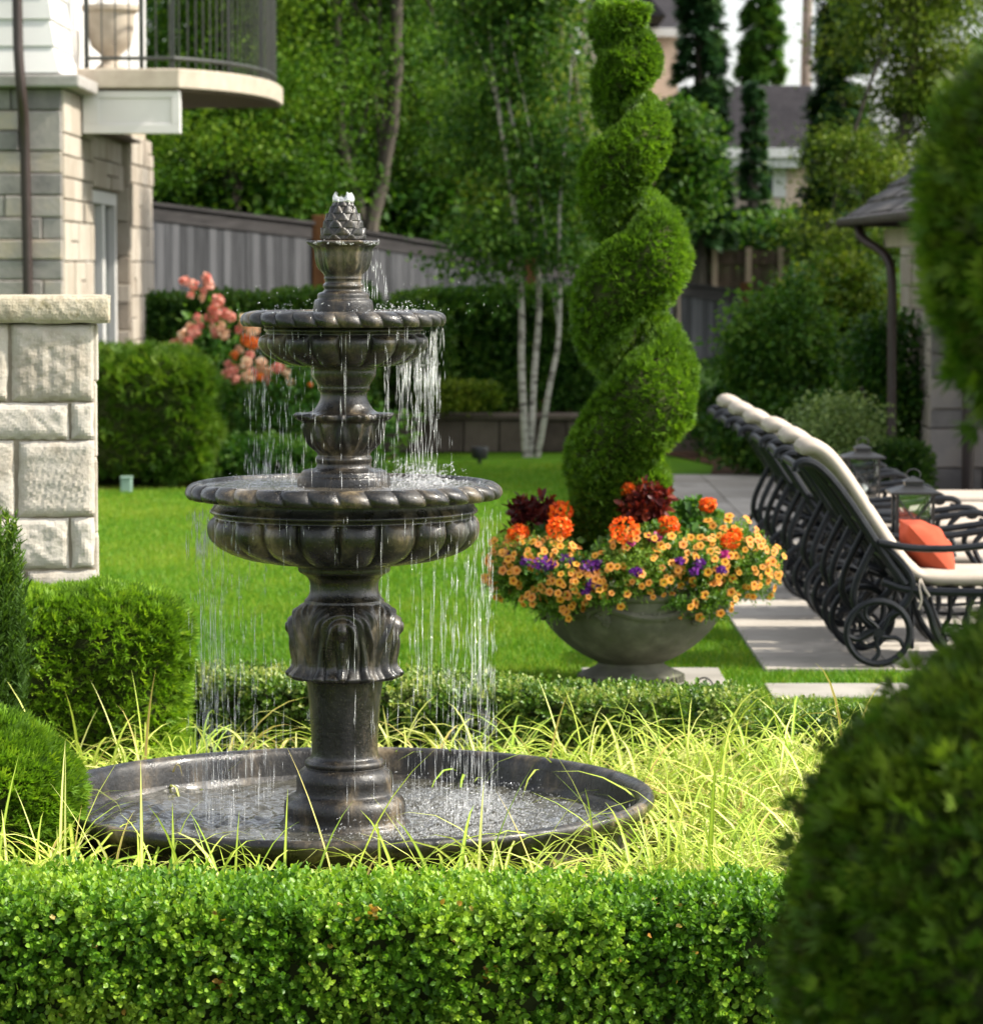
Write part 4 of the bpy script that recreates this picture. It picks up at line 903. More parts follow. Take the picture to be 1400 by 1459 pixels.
coleus('dark red leafy coleus right of the spiral trunk, with orange tips', at(920, 720, UD - .20), (.105, .06, .105), 200)
def verbena(label, spots, m):
    c0 = at(*spots[0][:2], UD + spots[0][2]); t = thing('purple_verbena', label, 'flowers', c0, 'purple flowers among the petunias')
    for px, py, dy, rp in spots:
        c = at(px, py, UD + dy - .06); n = int(14 + rp * 3.5); u = rnd3(n); P = c + u * rp * US * np.array([1.3, .8, .8]) * rng.random((n, 1)) ** .4
        V, Fa, a = scatter(LEAF_V * np.array([1.5, 1, .7]), LEAF_F, P, unit(np.cross(u, rnd3(n))), np.array([0, -1, .5]) + rnd3(n) * .5, np.full(n, .016), rng.random(n)); mesh_np('flower_cluster', V, Fa, M[m], t, attrs={'rnd': a})
    P, N = ellips(60, c0, (.08, .05, .05)); sprig_mesh('foliage', P, N, M['ger_leaf'], t, leaf=.024, k=4)
verbena('purple flowers in the left half of the petunias', [(775, 803, -.40, 13), (750, 800, -.34, 8), (805, 799, -.36, 10), (722, 788, -.2, 7)], 'purple')
verbena('purple flowers hanging in the gap below the spiral trunk', [(838, 808, -.40, 11), (845, 830, -.42, 9), (835, 842, -.42, 6), (905, 815, -.52, 7), (850, 803, -.40, 7)], 'purple')
verbena('purple flowers between the middle and right petunia mounds', [(996, 803, -.40, 8), (988, 815, -.42, 6), (1028, 812, -.40, 5), (968, 800, -.42, 5)], 'purple')
verbena('magenta flowers just right of the big orange head', [(932, 766, -.36, 8), (900, 773, -.38, 6), (1030, 790, -.32, 8), (1066, 774, -.1, 6)], 'magenta')
# small black hose guide on the pad
h = gnd(1022, 985, .02); ho = thing('hose_guide', 'small black wire hoop and disc on the pad beside the urn', 'hose guide', h)
mb = MB(); mb.lathe([(.075, .001), (.075, .012), (.05, .02)], 24, h); mb.build('base_disc', M['iron'], ho)
mb = MB(); mb.tube([h + np.array([-.045 + .045 * (1 - math.cos(PI * i / 12)) - .06, 0, .06 * math.sin(PI * i / 12)]) for i in range(13)], .004, 6); mb.build('hoop', M['iron'], ho)

# ------------------------------------------------------------------ chaise lounges on the patio
def arc(p, n=2): return chaikin(np.array(p, float), n)
def lounger(label, x, y, group):
    """local frame: u along the chair (head at -u), origin on the paving below the wheel axle; half width .31"""
    t = thing('chaise_lounge', label, 'lounger', (x, y, .02), group)
    o = np.array([x, y, .02]); w = .31
    def W(u, v, z): return o + np.array([u, v, z])
    mb = MB()                                                     # side rails, cross rails, seat slats
    for s in (-1, 1):
        mb.tube(arc([W(.02, s*w, .40), W(.14, s*w, .355), W(.5, s*w, .345), W(1.2, s*w, .345), W(1.50, s*w, .33), W(1.56, s*w, .30)]), .020, 8)
    for u in np.linspace(.16, 1.5, 15): mb.beam(W(u, -w, .352), W(u, w, .352), .034, .012)
    mb.build('seat_frame', M['alum'], t, smooth=True)
    mb = MB()                                                     # backrest: bowed outer frame, curled head, lattice
    line = [(.13, .385), (.03, .52), (-.10, .72), (-.205, .865), (-.285, .945), (-.345, .965), (-.385, .945), (-.385, .915)]
    for s in (-1, 1): mb.tube(arc([W(u, s*w, z) for u, z in line]), .0215, 8)
    for u, z in ((.12, .40), (-.38, .94)): mb.tube([W(u, -w, z), W(u, w, z)], .019, 8)
    for v in np.linspace(-.24, .24, 7): mb.tube(arc([W(u + .012, v, z) for u, z in line[:6]]), .012, 6, flat=.5)
    for q in ((.05, .49), (-.06, .66), (-.17, .82)): mb.beam(W(q[0] + .01, -w, q[1]), W(q[0] + .01, w, q[1]), .03, .012)
    mb.build('backrest', M['alum'], t, smooth=True)
    for s in (-1, 1):
        mb = MB(); mb.tube(arc([W(.0, s*(w+.02), .585), W(.15, s*(w+.03), .555), W(.38, s*(w+.04), .555), W(.58, s*(w+.04), .585), W(.70, s*(w+.04), .60), W(.755, s*(w+.04), .575), W(.735, s*(w+.04), .545), W(.70, s*(w+.04), .555)]), .017, 8)
        mb.tube(arc([W(.60, s*(w+.04), .585), W(.53, s*(w+.035), .52), W(.57, s*(w+.02), .43), W(.64, s*(w+.01), .35)]), .014, 8)
        mb.build('armrest', M['alum'], t, smooth=True)
    for s in (-1, 1):                                             # rear legs swept from the arm down to the axle, and prop struts
        mb = MB(); mb.tube(arc([W(.0, s*w, .585), W(.10, s*w, .50), W(.17, s*w, .40), W(.14, s*w, .30), W(.05, s*w, .22), W(.0, s*w, .163)]), .020, 8)
        mb.tube(arc([W(.0, s*w*.86, .60), W(-.05, s*w*.86, .50), W(-.105, s*w*.86, .38), W(-.11, s*w*.86, .27), W(-.01, s*w*.86, .163)]), .017, 8)
        mb.build('rear_leg', M['alum'], t, smooth=True)
    for s in (-1, 1):
        mb = MB(); mb.tube(arc([W(.17, s*w, .37), W(.24, s*w, .28), W(.27, s*w, .15), W(.36, s*w, .03), W(.40, s*w, .012)]), .018, 8); mb.build('middle_leg', M['alum'], t, smooth=True)
        mb = MB(); mb.tube(arc([W(1.42, s*w, .34), W(1.36, s*w, .25), W(1.40, s*w, .12), W(1.46, s*w, .03), W(1.44, s*w, .012)]), .020, 8); mb.build('front_leg', M['alum'], t, smooth=True)
    for s in (-1, 1):
        mb = MB()
        for u in (.46, .62, .78): mb.tube(arc([W(u, s*w, .34), W(u - .045, s*w, .27), W(u - .03, s*w, .18), W(u - .075, s*w, .10), W(u - .05, s*w, .075)]), .013, 6)
        mb.tube(arc([W(.38, s*w, .085), W(.6, s*w, .07), W(.78, s*w, .085)]), .010, 6)
        mb.build('apron_scroll', M['alum'], t, smooth=True)
    mb = MB(); mb.tube([W(0, -w - .03, .163), W(0, w + .03, .163)], .012, 8); mb.build('axle', M['alum'], t, smooth=True)
    for s in (-1, 1):
        mb = MB(); v = s * (w + .035); ce = np.array([0, v, .163])
        mb.tube([W(.147 * math.cos(a), v, .163 + .147 * math.sin(a)) for a in np.linspace(0, 2*PI, 40, endpoint=False)], .0165, 8, closed=True)
        for k in range(5):
            a = k * 2 * PI / 5 + .5 + y
            mb.tube(arc([W(.02 * math.cos(a + b) , v, .163 + .02 * math.sin(a + b)) if r_ == 0 else W(r_ * math.cos(a + b), v, .163 + r_ * math.sin(a + b)) for r_, b in ((0, 0), (.055, .55), (.10, .75), (.145, .45))]), .0115, 6)
        mb.tube([W(-.03 + .05 * math.cos(a), v, .135 + .04 * math.sin(a)) for a in np.linspace(0, 2*PI, 24, endpoint=False)], .008, 6, closed=True)
        mb.tube([W(0, v - .02, .163), W(0, v + .02, .163)], .024, 12)
        mb.build('wheel', M['alum'], t, smooth=True)
    # cushion: one sheet of padding bent over seat and backrest, rounded edges, stitched across
    path = arc([(-.345, .985), (-.325, 1.012), (-.285, 1.022), (-.225, .985), (-.14, .875), (-.02, .69), (.10, .51), (.175, .43), (.26, .402), (.6, .402), (1.2, .402), (1.56, .40)], 3)
    seg = np.r_[0, np.cumsum(np.linalg.norm(np.diff(path, axis=0), axis=1))]; m = 150; ss = np.linspace(0, seg[-1], m)
    pu, pz = np.interp(ss, seg, path[:, 0]), np.interp(ss, seg, path[:, 1]); tu, tz = np.gradient(pu), np.gradient(pz); L_ = np.hypot(tu, tz); nu, nz = -tz / L_, tu / L_
    vs = []; K = 24
    for i in range(m):
        pin = 1 - .22 * math.exp(-((ss[i] - .86) / .03) ** 2) - .12 * math.exp(-((ss[i] - .44) / .015) ** 2) - .14 * math.exp(-((ss[i] - 1.45) / .015) ** 2)
        e = min(1, min(ss[i], seg[-1] - ss[i]) / .05); e = math.sqrt(max(0.02, 1 - (1 - e) ** 2)); qe = min(1, min(ss[i], seg[-1] - ss[i]) / .12); hwid = .268 * (.72 + .28 * math.sqrt(max(0, 1 - (1 - qe) ** 2)))
        for k in range(K):
            a = 2 * PI * k / K; cx, sx = math.cos(a), math.sin(a)
            v = hwid * math.copysign(abs(cx) ** .42, cx); h_ = .040 * math.copysign(abs(sx) ** .8, sx) * e * pin
            vs.append(W(pu[i] + nu[i] * h_, v, pz[i] + nz[i] * h_))
    fs = [(i*K+k, i*K+(k+1)%K, (i+1)*K+(k+1)%K, (i+1)*K+k) for i in range(m-1) for k in range(K)] + [tuple(range(K))[::-1], tuple((m-1)*K+k for k in range(K))]
    mb = MB(); mb.add(vs, fs); cu = mb.build('cushion', M['cushion'], t, smooth=True)
    for s in (-1, 1):
        if s > 0: continue
        mb = MB()
        mb.tube(arc([W(.20, s*.30, .41), W(.19, s*.325, .375), W(.205, s*.335, .32), W(.19, s*.335, .27)]), .006, 5)
        mb.tube(arc([W(.20, s*.30, .41), W(.215, s*.325, .37), W(.24, s*.335, .33)]), .006, 5)
        mb.build('tie', M['cushion'], cu, smooth=True)
    return t
LG = 'row of cushioned chaise lounges on the patio'
LX = [1.805, 1.805, 1.80, 1.795, 1.79, 1.79]
labs = ['nearest black chaise lounge, carrying the coral pillow', 'second black chaise lounge, just behind the one with the coral pillow', 'third black chaise lounge from the front of the row', 'fourth black chaise lounge from the front of the row', 'fifth black chaise lounge, next to the farthest one', 'farthest black chaise lounge, head cushion at the top left of the row']
LY = [16.1 + 1.07 * i for i in range(6)]
first = lounger(labs[0], LX[0], LY[0], LG)
for i in range(1, 6):
    c = copy_tree(first); c.location = (LX[i] + rng.normal() * .012, LY[i], .02); c['label'] = labs[i]; c.rotation_euler = (0, 0, rng.normal() * .018)
# coral pillow
p0 = np.array([LX[0] + .27, LY[0] + .02, .02])
mb = MB(); n = 22; vs = []
G = np.linspace(-1, 1, n)
for sgn in (1, -1):
    for a in G:
        for b in G:
            th_ = (.105 * ((1 - a * a) * (1 - b * b)) ** .55 + .006 * math.sin(9 * a + 4 * b) * (1 - a * a) * (1 - b * b)) * sgn; pin = 1 - .07 * (1 - b * b) * 1.0
            u = .165 * a * (1 - .08 * (1 - b * b)); v = .19 * b * (1 - .08 * (1 - a * a))
            tl = math.radians(42); vs.append(p0 + np.array([.0 - u * math.sin(tl) * 1.0 + th_ * math.cos(tl), v, .53 + u * math.cos(tl) + th_ * math.sin(tl)]))
fs = [(q*n*n + i*n+j, q*n*n + i*n+j+1, q*n*n + (i+1)*n+j+1, q*n*n + (i+1)*n+j) for q in range(2) for i in range(n-1) for j in range(n-1)]
mb.add(vs, fs); tag(mb.build('pillow', M['pillow'], loc=p0 + np.array([0, 0, .4]), smooth=True), 'coral orange throw pillow leaning on the nearest lounge cushion', 'pillow')
# side tables and lanterns between the lounges
def side_table(label, x, y):
    t = thing('side_table', label, 'table', (x, y, .02), 'black side tables between the lounges'); o = np.array([x, y, .02])
    mb = MB(); mb.lathe([(.01, .44), (.20, .44), (.215, .45), (.215, .46), (.20, .47), (.01, .47)], 32, o); mb.build('table_top', M['alum'], t, smooth=True)
    for k in range(3):
        a = k * 2.094 + .4; mb = MB(); mb.tube(arc([o + np.array([r_ * math.cos(a), r_ * math.sin(a), z]) for r_, z in ((.17, .445), (.09, .34), (.10, .21), (.19, .03), (.20, .012))]), .012, 6); mb.build('leg', M['alum'], t, smooth=True)
def lantern(label, x, y, zb):
    t = thing('lantern', label, 'lantern', (x, y, zb), 'metal and glass lanterns on the side tables'); o = np.array([x, y, zb]); w = .088
    mb = MB(); mb.box(o + [-w-.012, -w-.012, 0], o + [w+.012, w+.012, .02]); mb.box(o + [-w, -w, .021], o + [w, w, .03]); mb.build('base', M['iron'], t, bevel=.003)
    mb = MB()
    q = [(-w, -w), (w, -w), (w, w), (-w, w)]
    for i, (a, b) in enumerate(q):
        mb.beam(o + [a, b, .03], o + [a, b, .285], .014, .014, up=(0, 1, 0)); c, d = q[(i + 1) % 4]
        mb.beam(o + [a, b, .05], o + [(a+c)/2, (b+d)/2, .155], .007, .006, up=(.3, .3, 1)); mb.beam(o + [c, d, .05], o + [(a+c)/2, (b+d)/2, .155], .007, .006, up=(.3, .3, 1))
        mb.beam(o + [a, b, .27], o + [(a+c)/2, (b+d)/2, .155], .007, .006, up=(.3, .3, 1)); mb.beam(o + [c, d, .27], o + [(a+c)/2, (b+d)/2, .155], .007, .006, up=(.3, .3, 1))
    mb.build('frame', M['iron'], t)
    mb = MB()
    for i, (a, b) in enumerate(q):
        c, d = q[(i + 1) % 4]; e = .86; mb.add([o + [a*e, b*e, .031], o + [c*e, d*e, .031], o + [c*e, d*e, .283], o + [a*e, b*e, .283]], [(0, 1, 2, 3)])
    mb.build('glass', M['lantern_glass'], t)
    mb = MB(); r = w + .035; v = [o + [a * r / w, b * r / w, .286] for a, b in q] + [o + [a * r / w, b * r / w, .296] for a, b in q] + [o + [a * .5, b * .5, .325] for a, b in q] + [o + [a * .5, b * .5, .345] for a, b in q]
    f = [(0,3,2,1)] + [(k*4+i, k*4+(i+1)%4, k*4+4+(i+1)%4, k*4+4+i) for k in range(3) for i in range(4)] + [(12,13,14,15)]; mb.add(v, f)
    mb.add([o + [a * .6, b * .6, .346] for a, b in q] + [o + [0, 0, .372]], [(0,1,4),(1,2,4),(2,3,4),(3,0,4),(0,3,2,1)])
    mb.build('roof', M['iron'], t)
    mb = MB(); mb.tube([o + [.035 * math.cos(a), 0, .375 + .03 * math.sin(a)] for a in np.linspace(0, 2*PI, 18, endpoint=False)], .004, 5, closed=True); mb.build('ring_handle', M['iron'], t)
    mb = MB(); mb.lathe([(.005, .031), (.032, .031), (.032, .13), (.005, .132)], 20, o); mb.build('candle', M['white'], t, smooth=True)
la = at(1300, 757, 16.62); side_table('black side table carrying the nearer lantern', la[0], 16.62); lantern('nearer black lantern with glass sides behind the coral pillow', la[0], 16.62, .491)
lb_ = at(1228, 700, 19.66); side_table('black side table carrying the farther lantern', lb_[0], 19.66); lantern('farther black lantern, mostly hidden behind the lounge cushions', lb_[0], 19.66, .491)

# ------------------------------------------------------------------ house at the left
HX = -3.50; HY0 = 27.8; HY1 = 35.2
hs = thing('house', 'pale stone house with white shingled upper floor and curved balcony', 'house', (HX - 2, HY0 + 3, 0))
zb_ = at(90, 106, HY0)[2]; zs0 = at(90, 125, HY0)[2]     # stone band under the shingles
def ashlar(mb, fu, u0, u1, z0, z1, seed, rowh=(.17, .34), len_=(.22, .62), gap=.010, thick=.06, holes=()):
    """fu(u, depth, z) -> point; random courses of squared stones"""
    g = np.random.default_rng(seed); z = z0
    while z < z1 - .03:
        h = g.choice([.18, .26, .33, .42]) if seed in (3, 4, 5, 6, 7) else g.choice([.16, .20, .26, .33]); h = min(h, z1 - z); u = u0
        if z1 - (z + h) < .08: h = z1 - z
        while u < u1 - .02:
            l = g.uniform(*len_) * (1.15 if h < .22 else .85); l = min(l, u1 - u)
            if u1 - (u + l) < .10: l = u1 - u
            sub = [(z, z + h)] if g.random() > .18 or h < .25 else [(z, z + h * .5), (z + h * .5, z + h)]
            for a, b in sub:
                if any(hu0 < u + l * .5 < hu1 and hz0 < (a + b) / 2 < hz1 for hu0, hu1, hz0, hz1 in holes): continue
                mb.cr = float(g.random()); d = g.uniform(.0, .022)
                q = [fu(u + gap/2, thick, a + gap/2), fu(u + l - gap/2, thick, a + gap/2), fu(u + l - gap/2, thick, b - gap/2), fu(u + gap/2, thick, b - gap/2)]
                e = .008; p = [fu(u + gap/2 + e, -d, a + gap/2 + e), fu(u + l - gap/2 - e, -d, a + gap/2 + e), fu(u + l - gap/2 - e, -d, b - gap/2 - e), fu(u + gap/2 + e, -d, b - gap/2 - e)]
                s = [fu(u + gap/2, e - d, a + gap/2), fu(u + l - gap/2, e - d, a + gap/2), fu(u + l - gap/2, e - d, b - gap/2), fu(u + gap/2, e - d, b - gap/2)]
                mb.add(q + s + p, [(8,9,10,11)] + [(k+i, k+(i+1)%4, k+4+(i+1)%4, k+4+i) for k in (0, 4) for i in range(4)])
            u += l
        z += h
front = lambda u, d, z: (u, HY0 + d, z)
side = lambda u, d, z: (HX - d, u, z)
mb = MB(); ashlar(mb, front, HX - 2.2, HX, 0, zs0, 3); mb.build('front_wall', M['house_stone_shaded'], hs)
dy0, dy1, dz1 = 29.9, 32.25, at(150, 270, 30.5)[2]
PJ = .072
mb = MB(); ashlar(mb, side, HY0 + .02, dy0 - .01, 0, zs0, 4); ashlar(mb, lambda u, d, z: (HX + PJ - d, u, z), dy1 + .06, 34.4, 0, zs0 - .2, 5)
ashlar(mb, side, dy0, dy1, dz1 + .01, zs0 - .1, 6, len_=(.4, .8))
ashlar(mb, lambda u, d, z: (u, dy1 + .05 + d, z), HX - .1, HX + PJ, 0, zs0 - .2, 7, len_=(.3, .4))
mb.build('side_wall', M['house_stone_lit'], hs)
mb = MB(); mb.box((HX - 6, HY0 + .055, 0), (HX - .06, dy0 - .01, zs0)); mb.box((HX - 6, dy0, 0), (HX - .30, dy1 + .09, zs0 - .1)); mb.box((HX - .3, dy0, dz1 + .01), (HX - .055, dy1 + .05, zs0 - .1))
mb.box((HX - 6, dy1 + .10, 0), (HX + PJ - .06, 34.38, zs0)); mb.build('wall_core', M['mortar'], hs)
mb = MB(); ex = at(120, 115, 27.9)[0]
mb.box((HX - 6, HY0 - .13, zs0), (HX + .16, HY0 + 1.2, zb_)); mb.build('stone_band', M['band_stone'], hs, bevel=.02)
# upper floor: lap shingles flaring at the foot
mb = MB(); ux = HX - .12; nc = 7
for k in range(nc):
    z0 = zb_ + .01 + k * .22; out = .10 * math.exp(-k / 1.6) + .02
    for s_, (x0, x1) in enumerate(((HX - 6, ux),)):
        mb.cr = rng.random(); mb.add([(x0, HY0 - out, z0), (x1 + out, HY0 - out, z0), (x1 + .10 * math.exp(-(k+1) / 1.6), HY0 - .10 * math.exp(-(k+1)/1.6) + .004, z0 + .24), (x0, HY0 - .10 * math.exp(-(k+1)/1.6) + .004, z0 + .24), (x0, HY0 + .05, z0), (x1 - .05, HY0 + .05, z0)], [(0,1,2,3), (0,4,5,1)])
    mb.add([(ux + out, HY0 - out, z0), (ux + out, 29.0, z0), (ux + .10 * math.exp(-(k+1)/1.6), 29.0, z0 + .24), (ux + .10 * math.exp(-(k+1)/1.6), HY0 - .10 * math.exp(-(k+1)/1.6) + .004, z0 + .24), (ux - .05, HY0 + .05, z0), (ux - .05, 29.0, z0)], [(0,1,2,3), (0,4,5,1)])
mb.build('shingle_siding', M['white'], hs)
mb = MB(); mb.box((HX - 6, HY0 + .02, zb_ - .05), (ux - .02, 36, zb_ + 1.6)); mb.box((ux - .02, 29.02, zb_), (ux + .06, 29.35, zb_ + 1.6)); mb.box((ux - .02, 31.5, zb_), (ux + .06, 31.8, zb_ + 1.6)); mb.box((ux - .02, 29.35, zb_), (ux + .02, 31.5, zb_ + .5)); mb.build('upper_wall', M['white'], hs, bevel=.01)
# balcony: bowed slab, white fascia beam, brown soffit, railing
bz1 = at(255, 97, 29.0)[2]; bz0 = at(255, 125, 29.0)[2]; bxl = at(255, 100, 29.0)[0]
cur = [at(px, py, 29.0)[:2] if False else None for px, py in ()]
edge_ = [(HX - .1, 29.0), (bxl, 29.0)]
E = lambda px, dd: (at(px, 110, dd)[0], dd)
bow = [E(255, 29.0), E(300, 29.35), E(345, 29.9), E(378, 30.6), E(395, 31.3), E(403, 32.2)]
bow = [tuple(p) for p in chaikin(bow, 2)]
slab = [(HX - .12, 29.0)] + bow + [(HX - .12, 32.5)]
mb = MB(); mb.prism(slab, bz0, bz1); bal = mb.build('balcony_slab', M['trim_stone'], hs, bevel=.012)
mb = MB(); inner = [(HX - .05, 29.14)] + [(x - .03, y + .03) for x, y in bow] + [(HX - .05, 32.45)]; mb.prism(inner, bz0 - .02, bz0 - .002); mb.build('soffit', M['soffit'], hs)
fz0 = at(255, 190, 29.1)[2]; mb = MB(); mb.box((HX + .02, 29.06, fz0), (bxl, 29.20, bz0 - .021)); x0, x1 = HX + .16, bxl - .07; z0, z1 = fz0 + .08, bz0 - .08
for a in (((HX + .02, 29.045, fz0), (bxl, 29.0605, z0)), ((HX + .02, 29.045, z1), (bxl, 29.0605, bz0 - .022)), ((HX + .02, 29.045, z0 + .001), (x0, 29.0605, z1 - .001)), ((x1, 29.045, z0 + .001), (bxl, 29.0605, z1 - .001))): mb.box(*a)
mb.build('balcony_fascia', M['white'], hs, bevel=.004)
mb = MB(); mb.box((HX + .001, 29.21, fz0 + .03), (HX + .18, dy1 + .04, fz0 + .05)); mb.build('porch_ceiling', M['soffit'], hs)
rl = thing('balcony_railing', 'dark metal railing with slim balusters around the curved balcony', 'railing', (bxl, 30, bz1))
line = [(HX + .05, 29.08)] + [(bxl - .06, 29.08)] + [(x - .07, y + .05) for x, y in bow[1:]]
line = np.array(line); sl = np.r_[0, np.cumsum(np.linalg.norm(np.diff(line, axis=0), axis=1))]
for zz_ in (.09, .98):
    mb = MB(); mb.tube([(p[0], p[1], bz1 + zz_) for p in line], .018, 6); mb.build('rail', M['rail'], rl)
for k, q in enumerate(np.arange(.02, sl[-1], .115)):
    x, y = np.interp(q, sl, line[:, 0]), np.interp(q, sl, line[:, 1]); mb = MB(); mb.tube([(x, y, bz1), (x, y, bz1 + .98)], .0065, 6); mb.build('baluster', M['rail'], rl)
for q in (.0, .47, sl[1] - .0, sl[1] + .9, sl[1] + 1.9):
    x, y = np.interp(q, sl, line[:, 0]), np.interp(q, sl, line[:, 1]); mb = MB(); mb.beam((x, y + .02, bz1), (x, y + .02, bz1 + 1.05), .035, .035, up=(0, 1, 0)); mb.build('railing_post', M['rail'], rl)
pu = at(158, 90, 29.6); pl = thing('balcony_planter', 'pale footed planter urn behind the balcony railing', 'planter', (pu[0], 29.6, bz1))
mb = MB(); mb.lathe([(.01, .0), (.13, .0), (.14, .03), (.07, .09), (.08, .14), (.17, .22), (.20, .34), (.21, .50), (.25, .53), (.25, .57), (.01, .57)], 32, (pu[0], 29.6, bz1 + .002)); mb.build('bowl', M['trim_stone'], pl, smooth=True)
# glazed door in the recessed side wall
dr = thing('glazed_door', 'white framed glass door in the recess under the balcony', 'door', (HX - .1, 31, 0)); xd = HX - .12
mb = MB()
for a, b in ((dy0, dy0 + .12), (31.12, 31.28), (dy1 - .12, dy1)): mb.box((xd - .08, a, .05), (xd + .07, b, dz1 - .12))
mb.box((xd - .08, dy0, dz1 - .12), (xd + .075, dy1, dz1)); mb.box((xd - .078, dy0, 0), (xd + .068, dy1, .049)); mb.build('frame', M['white'], dr, bevel=.006)
for a, b in ((dy0 + .12, 31.12), (31.28, dy1 - .12)):
    mb = MB(); mb.box((xd - .02, a, .05), (xd + .0, b, dz1 - .12)); mb.build('pane', M['pane'], dr)
dpx = at(36, 200, HY0 - .16)[0]
dp = thing('downpipe', 'dark brown downpipe on the front of the house', 'pipe', (dpx, HY0 - .12, 0))
mb = MB(); tp_ = at(30, 60, HY0)[0]; mb.tube(arc([(tp_, HY0 - .20, zb_ + 1.5), (tp_, HY0 - .20, zb_ + .35), (tp_ + .01, HY0 - .22, zb_ + .10), (tp_ + .03, HY0 - .20, zs0 - .1), (tp_ + .04, HY0 - .10, zs0 - .35), (tp_ + .06, HY0 - .10, .1)]), .042, 10); mb.build('tube', M['pipe'], dp, smooth=True)
mb = MB(); mb.box((tp_ - .02, HY0 - .15, 1.4), (tp_ + .12, HY0 - .01, 1.44)); mb.build('bracket', M['pipe'], dp)

# ------------------------------------------------------------------ pool house at the right
PHY = 28.3; phx = at(1325, 600, PHY)[0]
ph = thing('pool_house', 'low open stone pool house with dark slate hip roof at the right', 'building', (phx + 2, PHY + 1, 0))
wz = 2.12
mb = MB(); ashlar(mb, lambda u, d, z: (u, PHY + d, z), phx, phx + .72, 0, wz, 21, len_=(.26, .46)); mb.build('pier_front', M['house_stone_shaded'], ph)
mb = MB(); ashlar(mb, lambda u, d, z: (phx + d, u, z), PHY + .02, PHY + 2.1, 0, wz, 22); mb.build('pier_side', M['house_stone_lit'], ph)
mb = MB(); mb.box((phx + .055, PHY + .055, 0), (phx + .72, PHY + 2.09, wz)); mb.build('pier_core', M['tan'], ph)
mb = MB(); ashlar(mb, lambda u, d, z: (u, PHY + .9 + d, z), phx + .73, phx + 4, 0, wz, 23, len_=(.26, .5)); mb.box((phx + .73, PHY + .96, 0), (phx + 4, PHY + 2, wz)); mb.build('back_wall', M['house_stone_lit'], ph)
x0 = at(1205, 312, 28.9)[0]; yA, yB = 22.8, 28.9; ez = at(1205, 312, 28.9)[2]; sl_ = .80
def roof_slope(mb, A, B, ua, ub, n):
    A, B, ua, ub = (np.array(v, float) for v in (A, B, ua, ub))
    for k in range(n):
        t0, t1 = k * .20, (k + 1) * .20 + .03; a0, b0 = A + ua * t0, B + ub * t0; a1, b1 = A + ua * t1, B + ub * t1
        nn = max(1, int(np.linalg.norm(b0 - a0) / .26))
        for i in range(nn):
            p, q = i / nn, (i + .97) / nn; mb.cr = rng.random(); lift = np.array([0, 0, .024 + rng.random() * .014])
            v = [a0 + (b0 - a0) * p + lift, a0 + (b0 - a0) * q + lift, a1 + (b1 - a1) * q, a1 + (b1 - a1) * p]; mb.add(v + [v[0] - lift * 1.2, v[1] - lift * 1.2], [(0,1,2,3), (0,4,5,1)])
mb = MB(); u_ = .78
roof_slope(mb, (x0, yB, ez), (x0, yA, ez), (u_, -u_, u_*sl_), (u_, u_, u_*sl_), 15)
roof_slope(mb, (x0, yA, ez), (x0 + 7, yA, ez), (u_, u_, u_*sl_), (-u_, u_, u_*sl_), 15)
roof_slope(mb, (x0 + 7, yB, ez), (x0, yB, ez), (-u_, -u_, u_*sl_), (u_, -u_, u_*sl_), 15)
mb.build('slate_roof', M['slate'], ph)
mb = MB(); h3 = 2.5; mb.add([(x0, yA, ez - .012), (x0 + 7, yA, ez - .012), (x0 + 7 - h3, yA + h3, ez + h3 * sl_ - .03), (x0 + h3, yA + h3, ez + h3 * sl_ - .03), (x0 + h3, yB - h3, ez + h3 * sl_ - .03), (x0 + 7 - h3, yB - h3, ez + h3 * sl_ - .03), (x0, yB, ez - .012), (x0 + 7, yB, ez - .012)], [(0,1,2,3), (0,3,4,6), (6,4,5,7), (3,2,5,4), (1,7,5,2)]); mb.build('roof_deck', M['soffit'], ph)
mb = MB(); mb.tube([(x0 + 7, yB + .05, ez - .03), (x0 - .05, yB + .05, ez - .03)], .038, 8); mb.tube([(x0 - .05, yB + .05, ez - .03), (x0 - .05, yA - .05, ez - .03), (x0 + 7, yA - .05, ez - .03)], .038, 8); mb.build('gutter', M['pipe'], ph, smooth=True)
mb = MB(); mb.box((x0 + .28, yA + .3, ez - .24), (x0 + .34, yB - .35, ez - .09)); mb.box((x0 + .34, yB - .41, ez - .24), (x0 + 6.7, yB - .35, ez - .09)); mb.build('fascia', M['trim_stone'], ph)
mb = MB(); mb.box((x0 + .341, yA + .3, ez - .15), (x0 + 6.7, yB - .42, ez - .12)); mb.build('eave_soffit', M['soffit'], ph)
q = [at(1222, 322, 28.7), at(1226, 340, 28.6), at(1258, 358, 28.35), at(1271, 380, 28.25)]
mb = MB(); mb.tube(arc(list(q) + [np.array([q[-1][0], 28.25, 1.2]), np.array([q[-1][0] + .01, 28.25, .05])]), .040, 10); mb.build('downpipe', M['pipe'], ph, smooth=True)
q2 = at(1381, 620, 28.1)[0]; mb = MB(); mb.tube([(q2, 28.2, .02), (q2, 28.2, wz - .02)], .048, 10); mb.build('downpipe', M['pipe'], ph, smooth=True)
for px_, dd in ((5.4, 23.6), (8.6, 23.6)):
    mb = MB(); mb.box((px_, dd, 0), (px_ + .5, dd + .5, wz - .1)); mb.build('front_pier', M['house_stone_lit'], ph, bevel=.01)

